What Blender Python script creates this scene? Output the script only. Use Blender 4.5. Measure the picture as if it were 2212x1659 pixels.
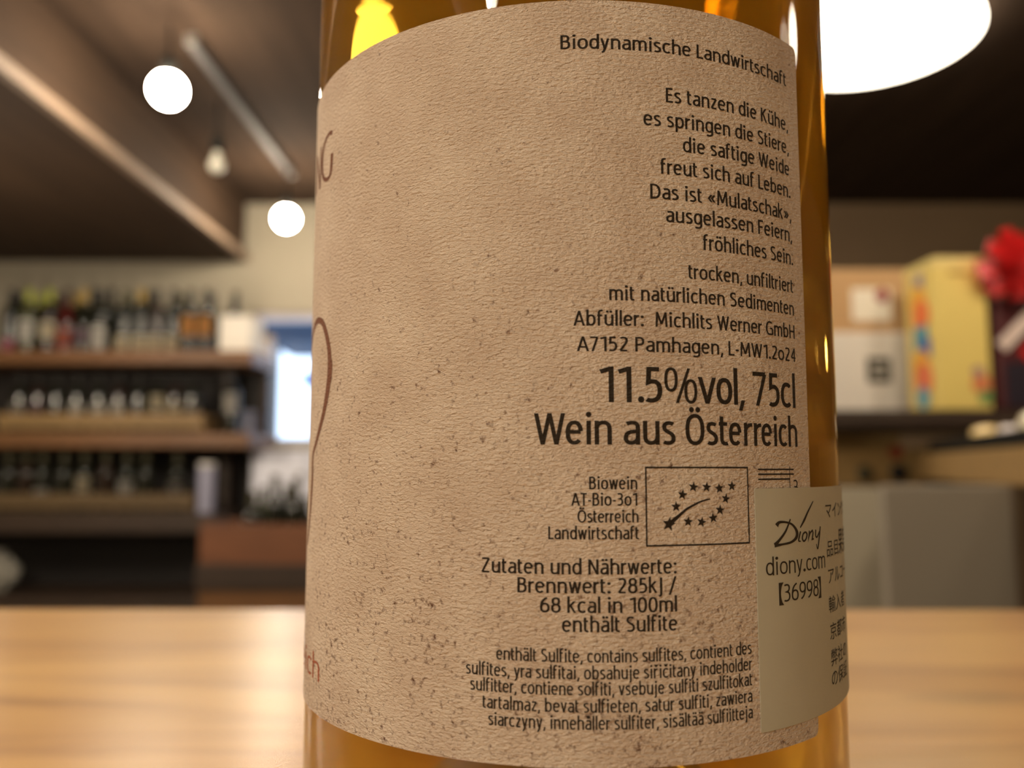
import bpy, bmesh, math, random
from mathutils import Vector, Matrix
for o in list(bpy.data.objects): bpy.data.objects.remove(o)
SC = bpy.context.scene
COL = SC.collection
PI = math.pi
random.seed(7)

# ------------------------------------------------------------------ camera
TABLE_Z = 1.0
EYE = TABLE_Z + 0.060
PITCH, ROLL, FPX = 0.09943, 0.00093, 1791.3
cam = bpy.data.cameras.new('camera')
cam_o = bpy.data.objects.new('camera', cam)
COL.objects.link(cam_o)
cam.sensor_width = 36.0
cam.lens = FPX / 2212 * 36.0
cam.clip_start = 0.01
cam_o.location = (0, 0, EYE)
cam_o.rotation_euler = (Matrix.Rotation(PI/2 + PITCH, 3, 'X') @ Matrix.Rotation(ROLL, 3, 'Z')).to_euler()
cam.dof.use_dof = True
cam.dof.focus_distance = 0.0955
cam.dof.aperture_fstop = 15.5
cam.dof.aperture_blades = 0
SC.camera = cam_o

# ------------------------------------------------------------------ world and exposure
SC.view_settings.view_transform = 'Standard'
SC.view_settings.look = 'None'
SC.view_settings.gamma = 1.0
SC.view_settings.use_curve_mapping = False
SC.view_settings.exposure = 0.0
w = bpy.data.worlds.new('daylight'); SC.world = w
w.use_nodes = True
w.node_tree.nodes['Background'].inputs[0].default_value = (0.62, 0.78, 1.0, 1)
w.node_tree.nodes['Background'].inputs[1].default_value = 3.2
BULB = 225.0        # radiance of the round bulbs
DISC = 11.0         # radiance of the round ceiling lights
WARM = (1.0, 0.84, 0.64)
cy = SC.cycles
cy.max_bounces = 14; cy.diffuse_bounces = 3; cy.glossy_bounces = 5
cy.transmission_bounces = 14; cy.volume_bounces = 0; cy.transparent_max_bounces = 8
cy.sample_clamp_indirect = 40.0
cy.caustics_reflective = False
cy.caustics_refractive = True
cy.use_denoising = True

# ------------------------------------------------------------------ helpers
def s2l(c): return c/12.92 if c <= 0.04045 else ((c+0.055)/1.055)**2.4
def rgb(r, g, b): return (s2l(r/255), s2l(g/255), s2l(b/255), 1.0)

def at(px, py, Y):
    """point of the plane at depth Y that is seen at this place of the photograph"""
    cx, sy = px - 1106.0, 829.5 - py
    cp, sp = math.cos(PITCH), math.sin(PITCH)
    d = Vector((cx, FPX*cp - sy*sp, FPX*sp + sy*cp))
    return Vector((0, 0, EYE)) + d * (Y / d.y)
def ax(px, Y): return at(px, 1008, Y).x
def az(py, Y): return at(1106, py, Y).z

MATS = {}
def mat(name, color, rough=0.6, metal=0.0, spec=0.5, noise=0.0, nscale=20.0, stretch=(1, 1, 1), bump=0.0, coat=0.0, dark=None):
    if name in MATS: return MATS[name]
    m = bpy.data.materials.new(name); m.use_nodes = True
    nt = m.node_tree; b = nt.nodes['Principled BSDF']
    b.inputs['Base Color'].default_value = color
    b.inputs['Roughness'].default_value = rough
    b.inputs['Metallic'].default_value = metal
    b.inputs['Specular IOR Level'].default_value = spec
    b.inputs['Coat Weight'].default_value = coat
    if noise > 0 or bump > 0:
        tc = nt.nodes.new('ShaderNodeTexCoord'); mp = nt.nodes.new('ShaderNodeMapping')
        mp.inputs['Scale'].default_value = stretch
        nz = nt.nodes.new('ShaderNodeTexNoise'); nz.inputs['Scale'].default_value = nscale
        nz.inputs['Detail'].default_value = 5
        nt.links.new(tc.outputs['Object'], mp.inputs[0]); nt.links.new(mp.outputs[0], nz.inputs['Vector'])
        if noise > 0:
            r = nt.nodes.new('ShaderNodeValToRGB')
            dk = dark or tuple(c*(1-noise) for c in color[:3]) + (1,)
            r.color_ramp.elements[0].position = 0.3; r.color_ramp.elements[0].color = dk
            r.color_ramp.elements[1].position = 0.7; r.color_ramp.elements[1].color = color
            nt.links.new(nz.outputs['Fac'], r.inputs[0]); nt.links.new(r.outputs[0], b.inputs['Base Color'])
        if bump > 0:
            bp = nt.nodes.new('ShaderNodeBump'); bp.inputs['Strength'].default_value = bump
            bp.inputs['Distance'].default_value = 0.002
            nt.links.new(nz.outputs['Fac'], bp.inputs['Height']); nt.links.new(bp.outputs[0], b.inputs['Normal'])
    MATS[name] = m
    return m

def emis(name, color, strength):
    if name in MATS: return MATS[name]
    m = bpy.data.materials.new(name); m.use_nodes = True
    b = m.node_tree.nodes['Principled BSDF']
    b.inputs['Base Color'].default_value = (0.8, 0.8, 0.8, 1)
    b.inputs['Emission Color'].default_value = tuple(color[:3]) + (1,)
    b.inputs['Emission Strength'].default_value = strength
    MATS[name] = m
    return m

def link(name, me, m, parent=None, smooth=False, loc=None):
    o = bpy.data.objects.new(name, me); COL.objects.link(o)
    if m is not None: me.materials.append(m)
    if smooth:
        for p in me.polygons: p.use_smooth = True
    if parent is not None: o.parent = parent
    if loc is not None: o.location = loc
    return o
def sharpen(bm, lim=0.75):
    bm.normal_update()
    for e in bm.edges:
        if len(e.link_faces) == 2 and e.link_faces[0].normal.angle(e.link_faces[1].normal, 0) > lim: e.smooth = False
def from_bm(name, bm, m, parent=None, smooth=False, loc=None):
    sharpen(bm)
    me = bpy.data.meshes.new(name); bm.to_mesh(me); bm.free()
    return link(name, me, m, parent, smooth, loc)
def tag(o, label, cat, group=None, kind=None):
    o['label'] = label; o['category'] = cat
    if group: o['group'] = group
    if kind: o['kind'] = kind
    return o
def empty(name, loc=(0, 0, 0), rz=0.0):
    o = bpy.data.objects.new(name, None); COL.objects.link(o)
    o.empty_display_size = 0.02
    o.location = loc; o.rotation_euler = (0, 0, rz)
    return o
def thing(name, label, cat, loc=(0, 0, 0), rz=0.0, group=None):
    return tag(empty(name, loc, rz), label, cat, group)
def structure(o, kind='structure'):
    o['kind'] = kind; return o

def add_box(bm, x0, x1, y0, y1, z0, z1, bev=0.0):
    r = bmesh.ops.create_cube(bm, size=1.0)
    for v in r['verts']:
        v.co = Vector(((x0+x1)/2 + v.co.x*(x1-x0), (y0+y1)/2 + v.co.y*(y1-y0), (z0+z1)/2 + v.co.z*(z1-z0)))
    if bev > 0:
        es = list({e for v in r['verts'] for e in v.link_edges})
        bmesh.ops.bevel(bm, geom=es, offset=bev, segments=2, profile=0.5, affect='EDGES')
def box(name, x0, x1, y0, y1, z0, z1, m, parent=None, bev=0.0):
    bm = bmesh.new(); add_box(bm, x0, x1, y0, y1, z0, z1, bev)
    return from_bm(name, bm, m, parent)
def add_lathe(bm, prof, n=48, close_start=True, close_end=True):
    rings = []
    for r, z in prof:
        rings.append([bm.verts.new((r*math.cos(2*PI*i/n), r*math.sin(2*PI*i/n), z)) for i in range(n)])
    for a, b in zip(rings, rings[1:]):
        for i in range(n):
            bm.faces.new((a[i], a[(i+1) % n], b[(i+1) % n], b[i]))
    if close_start: bm.faces.new(list(reversed(rings[0])))
    if close_end: bm.faces.new(rings[-1])
def lathe(name, prof, m, parent=None, n=48, cs=True, ce=True, loc=None):
    bm = bmesh.new(); add_lathe(bm, prof, n, cs, ce)
    bmesh.ops.recalc_face_normals(bm, faces=bm.faces)
    return from_bm(name, bm, m, parent, True, loc)
def add_tube(bm, pts, r, n=10):
    pts = [Vector(p) for p in pts]; rings = []
    for i, p in enumerate(pts):
        t = (pts[min(i+1, len(pts)-1)] - pts[max(i-1, 0)]).normalized()
        u = t.cross(Vector((0, 0, 1)))
        if u.length < 1e-3: u = t.cross(Vector((1, 0, 0)))
        u.normalize(); v = t.cross(u)
        rr = r[i] if isinstance(r, (list, tuple)) else r
        rings.append([bm.verts.new(p + u*rr*math.cos(2*PI*k/n) + v*rr*math.sin(2*PI*k/n)) for k in range(n)])
    for a, b in zip(rings, rings[1:]):
        for k in range(n): bm.faces.new((a[k], a[(k+1) % n], b[(k+1) % n], b[k]))
    bm.faces.new(list(reversed(rings[0]))); bm.faces.new(rings[-1])
    bmesh.ops.recalc_face_normals(bm, faces=bm.faces)
def tube(name, pts, r, m, parent=None, n=10):
    bm = bmesh.new(); add_tube(bm, pts, r, n)
    return from_bm(name, bm, m, parent, True)
def arc_profile(pts, n=6):
    """smooth a lathe profile with Catmull-Rom"""
    out = []
    P = [pts[0]] + list(pts) + [pts[-1]]
    for i in range(1, len(P)-2):
        p0, p1, p2, p3 = P[i-1], P[i], P[i+1], P[i+2]
        for k in range(n):
            t = k/n
            out.append(tuple(0.5*(2*p1[j] + (p2[j]-p0[j])*t + (2*p0[j]-5*p1[j]+4*p2[j]-p3[j])*t*t + (3*p1[j]-p0[j]-3*p2[j]+p3[j])*t**3) for j in (0, 1)))
    out.append(tuple(pts[-1]))
    return out

# ------------------------------------------------------------------ materials of the place
M_ceil = mat('dark_ceiling_boards', rgb(62, 48, 37), 0.9, spec=.15, noise=0.35, nscale=3, stretch=(6, 0.5, 6))
M_soffit = mat('brown_soffit_boards', rgb(66, 49, 35), 0.8, spec=.25, noise=0.35, nscale=3, stretch=(6, 0.5, 6))
M_trim = mat('pale_wood_trim', rgb(132, 112, 94), 0.6, noise=0.1, nscale=8)
M_wall = mat('beige_plaster', rgb(156, 148, 131), 0.85, noise=0.06, nscale=4)
M_wall_dim = mat('tan_plaster', rgb(186, 178, 166), 0.85, noise=0.08, nscale=3)
M_floor = mat('grey_brown_floor', rgb(120, 114, 106), 0.5, noise=0.2, nscale=5)
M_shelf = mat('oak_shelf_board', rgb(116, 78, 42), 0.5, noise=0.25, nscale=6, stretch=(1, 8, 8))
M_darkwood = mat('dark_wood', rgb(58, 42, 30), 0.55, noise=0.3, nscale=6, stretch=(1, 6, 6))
M_slat = mat('pale_crate_wood', rgb(138, 110, 68), 0.6, noise=0.25, nscale=7, stretch=(1, 6, 6))
M_redwood = mat('reddish_crate_wood', rgb(118, 72, 42), 0.6, noise=0.3, nscale=6, stretch=(1, 5, 5))
M_tancrate = mat('tan_crate_wood', rgb(176, 142, 88), 0.65, noise=0.2, nscale=7, stretch=(1, 5, 5))
M_black = mat('black_plastic', rgb(20, 20, 18), 0.7, spec=.2)
M_metal = mat('grey_metal', rgb(150, 146, 140), 0.35, metal=0.6)
M_white = mat('white_card', rgb(222, 216, 206), 0.7, noise=0.03, nscale=4)
M_card = mat('brown_cardboard', rgb(190, 152, 106), 0.75, noise=0.08, nscale=6)
M_bulb = emis('warm_bulb_glass', WARM, BULB)
M_disc = emis('warm_diffuser', (1.0, 0.87, 0.68), DISC)

# ------------------------------------------------------------------ room
XL, XR, YB, YF, ZC = -3.6, 3.6, 4.20, -2.4, EYE + 1.36
structure(box('floor', XL-.1, XR+.1, YF-.1, YB+.3, -0.1, 0.0, M_floor))
structure(box('ceiling', XL-.1, XR+.1, YF-.1, YB+.1, ZC, ZC+0.1, M_ceil))
structure(box('wall_left', XL-.1, XL, YF, YB, 0, ZC, M_wall_dim))
structure(box('wall_right', XR, XR+.1, YF, YB, 0, ZC, mat('brown_wood_wall', rgb(92, 70, 50), .7, noise=.2, nscale=3)))
structure(box('wall_front', XL, XR, YF-.1, YF, 0, ZC, M_wall_dim))
# back wall with the window opening
wx0, wx1, wz0, wz1 = ax(536, YB), ax(800, YB), az(955, YB), az(676, YB)
bm = bmesh.new()
add_box(bm, XL, wx0, YB, YB+.12, 0, ZC); add_box(bm, wx1, XR, YB, YB+.12, 0, ZC)
add_box(bm, wx0, wx1, YB, YB+.12, 0, wz0); add_box(bm, wx0, wx1, YB, YB+.12, wz1, ZC)
structure(from_bm('wall_back', bm, M_wall))
structure(box('trim_3', .25, XR-.001, YB-.02, YB-.0005, 0, ZC-.0005, mat('brown_wall_panelling', rgb(120, 98, 72), .75, noise=.12, nscale=3)))
# lowered ceiling over the shelves, with a pale board along its edge
sx = -1.29*1.05
SOF = EYE + 1.05
bm = bmesh.new(); add_box(bm, XL, sx-.03, YF, YB, SOF+.004, ZC)
structure(from_bm('trim_1', bm, M_soffit))
structure(box('trim_2', sx-.03, sx, YF, YB, SOF, SOF+.036, M_trim))
# window
M_frame = mat('lavender_grey_frame', rgb(190, 186, 196), 0.4)
bm = bmesh.new(); f = .035
add_box(bm, wx0, wx1, YB+.02, YB+.09, wz1-f, wz1); add_box(bm, wx0, wx1, YB+.02, YB+.09, wz0, wz0+f*.6)
add_box(bm, wx0, wx0+f*.5, YB+.02, YB+.09, wz0, wz1); add_box(bm, wx1-f*.5, wx1, YB+.02, YB+.09, wz0, wz1)
win = structure(from_bm('window_1', bm, M_frame))
gm = bpy.data.materials.new('window_glass'); gm.use_nodes = True
gb = gm.node_tree.nodes['Principled BSDF']
gb.inputs['Transmission Weight'].default_value = 1.0; gb.inputs['Roughness'].default_value = 0.0
gb.inputs['IOR'].default_value = 1.45; gb.inputs['Base Color'].default_value = (0.97, 0.98, 1, 1)
box('window_pane', wx0+f*.4, wx1-f*.4, YB+.050, YB+.056, wz0+f*.4, wz1-f*.8, gm, win)
# the street outside
structure(box('ground_outside', -6, 4, YB+.35, YB+9, -0.12, -0.02, mat('pale_pavement', rgb(225, 228, 232), 0.8, noise=.05, nscale=2)))
Yo = YB + 2.2
t = thing('awning', 'dark navy awning outside, along the top of the bright window', 'awning', (0, 0, 0))
for px_ in (560, 905):
    box('post', ax(px_, Yo)-.02, ax(px_, Yo)+.02, Yo+.4, Yo+.44, -.02, az(738, Yo)-.0005, M_metal, t)
box('canopy', ax(550, Yo), ax(915, Yo), Yo, Yo+1.0, az(737, Yo), az(640, Yo), mat('navy_canvas', rgb(40, 54, 74), 0.8), t, .02)
Yo2 = YB + 1.9
sp = thing('shop_sign', 'blue sign board standing outside behind the bright window', 'sign', (ax(668, Yo2), Yo2, -0.02))
box('board', -.06, .10, -.012, .012, az(834, Yo2)+.02, az(806, Yo2)+.02, mat('blue_sign_paint', rgb(70, 110, 190), .6), sp)
tube('pole', [(0.02, .02, 0), (0.02, .02, az(830, Yo2)+.02)], .012, mat('white_pole', rgb(230, 235, 240), .5), sp)

# ------------------------------------------------------------------ lamps
def disc_lamp(x, y, label, r=0.299, zc=ZC):
    zb = EYE + 1.288
    t = thing('ceiling_light', label, 'lamp', (x, y, zc), 0, 'round ceiling lights')
    lathe('diffuser', arc_profile([(r*.2, zb-ZC), (r*.8, zb-ZC+.001), (r*.97, zb-ZC+.006), (r, zb-ZC+.018), (r*.985, zb-ZC+.045)], 5), M_disc, t, 72)
    lathe('base_ring', [(r*.9, zb-ZC+.046), (r*.9, -.0005)], M_white, t, 48)
    return t
disc_lamp(1.111, 2.435, 'large round white ceiling light glowing at the upper right behind the bottle')
disc_lamp(2.40, 0.85, 'small round white ceiling light out to the right of the bottle', .15)
disc_lamp(-2.25, 1.15, 'added round white light out of view under the lowered ceiling, left of the viewer', zc=SOF-.0005)  # unseen light added for the shelves and the label's left side

def pend_bulb(x, y, zc, ztop, label, r=.048, lit=True):
    t = thing('pendant_bulb', label, 'lamp', (x, y, ztop), 0, 'bulbs hanging from the ceiling track')
    prof = [(r*math.sin(PI*k/14), r*math.cos(PI*k/14)) for k in range(2, 14)] + [(r*.06, -r)]
    if not lit: prof = [(.010, r*1.9), (.014, r*1.5), (r*.6, r*.9), (r*.95, r*.35), (r, 0), (r*.9, -r*.42), (r*.66, -r*.76), (r*.38, -r*.93), (r*.08, -r)]
    prof = [(a, b + zc - ztop) for a, b in prof]
    lathe('bulb', arc_profile(prof, 4), M_bulb if lit else mat('unlit_frosted_glass', rgb(196, 194, 180), .3, spec=.6), t, 40)
    zt = zc - ztop + (r*.88 if lit else r*1.85)
    lathe('socket', [(.018, zt), (.022, zt+.01), (.022, zt+.05), (.012, zt+.06)], M_black, t, 24)
    tube('rod', [(0, 0, zt+.058), (0, 0, -.0005)], .005, M_black, t, 8)
    return t
TX = -0.763*1.33; TZ = EYE + 1.325
def track(y0, y1, label):
    t = thing('light_track', label, 'light track', (TX, y0, ZC))
    box('rail', -.016, .016, 0, y1-y0, TZ-ZC, -.0005, mat('silver_track', rgb(86, 84, 84), .6, metal=.1), t, .003)
    for k in range(2):
        box('end_cap', -.018, .018, (y1-y0)*k-.006, (y1-y0)*k+.006, TZ-ZC-.001, -.0005, M_metal, t, .002)
track(2.50, 3.70, 'silver light track under the dark ceiling carrying the glowing bulbs')
BZ = EYE + 1.11
b1 = at(362, 195, 2.38); b2 = at(618, 473, 3.62); b3 = at(468, 358, 2.90)
pend_bulb(b1.x, b1.y, b1.z, TZ, 'nearer glowing round bulb at the upper left, the larger of the two')
pend_bulb(b2.x, b2.y, b2.z, TZ, 'farther glowing round bulb low beside the bottle edge, above the window')
pend_bulb(b3.x, 2.90, b3.z, TZ, 'small unlit frosted bulb hanging between the two glowing ones', .027, False)
# lamps added outside the view: this overhead row is there to light the label
track(-1.75, 1.30, 'added second length of silver light track, unseen overhead nearer the viewer')
for k, (yy, lb) in enumerate(((1.15, 'added unseen bulb on the nearer light track, just ahead overhead'), (-0.05, 'added unseen bulb on the nearer light track, straight overhead'),
               (-1.3, 'added unseen bulb on the nearer light track, behind the viewer'))):
    pend_bulb(TX, yy, BZ, TZ, lb)
for (xx, yy, zz, zt_, lb) in ((-1.85, 2.65, EYE+.42, SOF, 'added unseen bulb under the lowered ceiling in front of the shelves, out to the left'),  # two unseen bulbs added to light the shelf bottles
        (-2.10, 1.75, EYE+.70, SOF, 'added unseen bulb under the lowered ceiling, nearer the viewer on the left'),
        (1.05, 1.25, EYE+1.20, ZC, 'added unseen bulb hanging high to the right, left one of the pair before the cartons'),  # unseen pair added to brighten the cartons
        (1.42, 1.25, EYE+1.20, ZC, 'added unseen bulb hanging high to the right, right one of the pair before the cartons'),
        (-0.80, -0.62, EYE+.52, ZC, 'added unseen low bulb over the table end, behind the viewer on the left'),  # unseen low pair added to light the label from the front left
        (-0.25, -0.95, EYE+.60, ZC, 'added unseen low bulb behind the viewer, right one of the low pair')):
    pend_bulb(xx, yy, zz, zt_, lb)
#LAMPS_END

# ------------------------------------------------------------------ table
def wood_table_material():
    m = bpy.data.materials.new('varnished_table_wood'); m.use_nodes = True
    nt = m.node_tree; N = nt.nodes; L = nt.links; b = N['Principled BSDF']
    tc = N.new('ShaderNodeTexCoord')
    mp = N.new('ShaderNodeMapping'); mp.inputs['Scale'].default_value = (1.3, 9, 9)
    L.new(tc.outputs['Object'], mp.inputs[0])
    wv = N.new('ShaderNodeTexNoise'); wv.inputs['Scale'].default_value = 3.2; wv.inputs['Detail'].default_value = 6
    wv.inputs['Distortion'].default_value = 1.3
    L.new(mp.outputs[0], wv.inputs['Vector'])
    r1 = N.new('ShaderNodeValToRGB'); e = r1.color_ramp.elements
    e[0].position = .28; e[0].color = rgb(172, 122, 62); e[1].position = .62; e[1].color = rgb(228, 178, 102)
    x = r1.color_ramp.elements.new(.44); x.color = rgb(210, 158, 86)
    L.new(wv.outputs['Fac'], r1.inputs[0])
    # fine fibres
    mp2 = N.new('ShaderNodeMapping'); mp2.inputs['Scale'].default_value = (6, 260, 60)
    L.new(tc.outputs['Object'], mp2.inputs[0])
    fb = N.new('ShaderNodeTexNoise'); fb.inputs['Scale'].default_value = 3; fb.inputs['Detail'].default_value = 4
    L.new(mp2.outputs[0], fb.inputs['Vector'])
    mx = N.new('ShaderNodeMixRGB'); mx.blend_type = 'MULTIPLY'; mx.inputs[0].default_value = .25
    L.new(r1.outputs[0], mx.inputs[1]); L.new(fb.outputs['Fac'], mx.inputs[2])
    # knots
    mp3 = N.new('ShaderNodeMapping'); mp3.inputs['Scale'].default_value = (3.2, 9, 9); mp3.inputs['Location'].default_value = (.31, .12, 0)
    L.new(tc.outputs['Object'], mp3.inputs[0])
    vo = N.new('ShaderNodeTexVoronoi'); vo.inputs['Scale'].default_value = 1.6
    L.new(mp3.outputs[0], vo.inputs['Vector'])
    r3 = N.new('ShaderNodeValToRGB'); r3.color_ramp.elements[0].position = .05; r3.color_ramp.elements[0].color = (.35, .3, .25, 1)
    r3.color_ramp.elements[1].position = .16; r3.color_ramp.elements[1].color = (1, 1, 1, 1)
    L.new(vo.outputs['Distance'], r3.inputs[0])
    mx3 = N.new('ShaderNodeMixRGB'); mx3.blend_type = 'MULTIPLY'; mx3.inputs[0].default_value = .7
    L.new(mx.outputs[0], mx3.inputs[1]); L.new(r3.outputs[0], mx3.inputs[2])
    L.new(mx3.outputs[0], b.inputs['Base Color'])
    b.inputs['Roughness'].default_value = .31
    ad = N.new('ShaderNodeMath'); ad.operation = 'MULTIPLY_ADD'; ad.inputs[1].default_value = .5
    L.new(fb.outputs['Fac'], ad.inputs[0]); L.new(wv.outputs['Fac'], ad.inputs[2])
    bp = N.new('ShaderNodeBump'); bp.inputs['Strength'].default_value = .35; bp.inputs['Distance'].default_value = .0006
    L.new(ad.outputs[0], bp.inputs['Height']); L.new(bp.outputs[0], b.inputs['Normal'])
    return m
M_table = wood_table_material()
d = at(1106, 1314, 1.0); y_edge = (TABLE_Z - EYE) / (d.z - EYE)
tb = thing('wooden_table', 'varnished light brown wooden table carrying the amber wine bottle', 'table', (0, 0, 0))
box('tabletop', -1.25, 1.25, -0.5, y_edge, TABLE_Z-.045, TABLE_Z, M_table, tb, .003)
for sx_, sy_ in ((-1.15, -.42), (1.15, -.42), (-1.15, y_edge-.1), (1.15, y_edge-.1)):
    box('leg', sx_-.035, sx_+.035, sy_-.035, sy_+.035, 0, TABLE_Z-.045, M_table, tb, .004)

# ------------------------------------------------------------------ the wine bottle
MM = .001
RL = 38.5            # label surface radius, mm
DIST = RL*3.30773*MM
HEAD = 0.068
H0 = 60.0            # eye level above the table, mm
bottle = thing('wine_bottle', 'clear glass bottle of amber wine with textured beige label, standing on the table in front', 'wine bottle',
               (DIST*math.sin(HEAD), DIST*math.cos(HEAD), TABLE_Z), -HEAD)
def cyl(u, v, off=0.0):
    """u mm along the label (0 faces the viewer, right is +), v mm above eye level"""
    th = u/RL; r = (RL+off)*MM
    return Vector((r*math.sin(th), -r*math.cos(th), (H0+v)*MM))
# glass
RG = 38.36
outer = [(26, .6), (32, 0.0), (35.5, .8), (37.6, 3.2), (RG, 7), (RG, 60), (RG, 120), (RG, 141), (37.9, 149), (36.2, 158), (32.8, 169), (27.5, 181), (21.5, 195), (17.2, 209), (15.2, 225), (14.3, 250), (14.0, 276)]
body_o = [(6, 21), (12, 17.5), (18, 11), (23, 3.5)] + outer[0:5]
po = arc_profile(body_o, 4)[:-1] + [(RG, z) for z in (7, 30, 60, 90, 120, 141)] + arc_profile(outer[7:], 6)[1:]
lip = [(14.0, 277), (15.3, 278), (15.6, 281), (15.6, 288), (15.3, 291), (14.2, 292.2), (11, 292.2), (9.4, 291.2), (9.4, 280)]
RI = 35.3
inner = [(9.6, 262), (10.0, 245), (11.5, 225), (13.6, 210), (18.0, 196), (24.0, 182), (29.6, 169.5), (33.0, 158.5), (34.8, 149), (RI, 141)]
pin = arc_profile(inner, 5) + [(RI, z) for z in (110, 80, 50, 25, 14)] + arc_profile([(RI, 14), (34.4, 9.5), (31.5, 6.6), (27, 6.2), (22, 10), (16, 17.5), (9, 23.5), (2, 25.4)], 4)[1:]
def mmz(p): return [(a*MM, b*MM) for a, b in p]
gmat = bpy.data.materials.new('clear_glass'); gmat.use_nodes = True
g = gmat.node_tree.nodes['Principled BSDF']
g.inputs['Transmission Weight'].default_value = 1.0; g.inputs['Roughness'].default_value = 0.0
g.inputs['IOR'].default_value = 1.50; g.inputs['Base Color'].default_value = (0.97, 0.975, 0.93, 1)
bm = bmesh.new()
add_lathe(bm, mmz([(1.5, 21.6)] + po + lip + pin + [(1.0, 25.5)]), 192)
bmesh.ops.recalc_face_normals(bm, faces=bm.faces)
from_bm('glass_body', bm, gmat, bottle, True)
# wine inside, slightly into the glass so that the two share one boundary
wmat = bpy.data.materials.new('amber_wine'); wmat.use_nodes = True
nt = wmat.node_tree; wb = nt.nodes['Principled BSDF']
wb.inputs['Transmission Weight'].default_value = 1.0; wb.inputs['Roughness'].default_value = 0.0
wb.inputs['IOR'].default_value = 1.34; wb.inputs['Base Color'].default_value = (1, 1, 1, 1)
va = nt.nodes.new('ShaderNodeVolumeAbsorption')
va.inputs['Color'].default_value = (0.985, 0.78, 0.0, 1); va.inputs['Density'].default_value = 46.0
nt.links.new(va.outputs[0], nt.nodes['Material Output'].inputs['Volume'])
# unfiltered wine: a light cloudiness
tl = nt.nodes.new('ShaderNodeBsdfTranslucent'); tl.inputs[0].default_value = (1.0, 0.66, 0.10, 1)
ms = nt.nodes.new('ShaderNodeMixShader'); df = nt.nodes.new('ShaderNodeBsdfDiffuse'); df.inputs[0].default_value = (1.0, 0.58, 0.07, 1)
mc = nt.nodes.new('ShaderNodeMixShader'); mc.inputs[0].default_value = .35
nt.links.new(tl.outputs[0], mc.inputs[1]); nt.links.new(df.outputs[0], mc.inputs[2])
ms.inputs[0].default_value = .42
nt.links.new(wb.outputs[0], ms.inputs[1]); nt.links.new(mc.outputs[0], ms.inputs[2])
nt.links.new(ms.outputs[0], nt.nodes['Material Output'].inputs['Surface'])
e_ = .04
wp = [(9.9, 238)] + [(a+e_, b) for a, b in arc_profile(inner, 5) if b < 237] + [(RI+e_, z) for z in (110, 80, 50, 25, 14)] \
     + [(a+e_ if a > 28 else a, b-e_) for a, b in arc_profile([(RI, 14), (34.4, 9.5), (31.5, 6.6), (27, 6.2), (22, 10), (16, 17.5), (9, 23.5), (2, 25.4)], 4)[1:]]
bm = bmesh.new(); add_lathe(bm, mmz(wp), 192)
bmesh.ops.recalc_face_normals(bm, faces=bm.faces)
from_bm('wine', bm, wmat, bottle, True)
lathe('cork', mmz([(9.2, 245), (9.3, 247), (9.3, 288), (8.6, 290)]), mat('cork', rgb(196, 160, 112), .8, noise=.2, nscale=200), bottle, 32)

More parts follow.
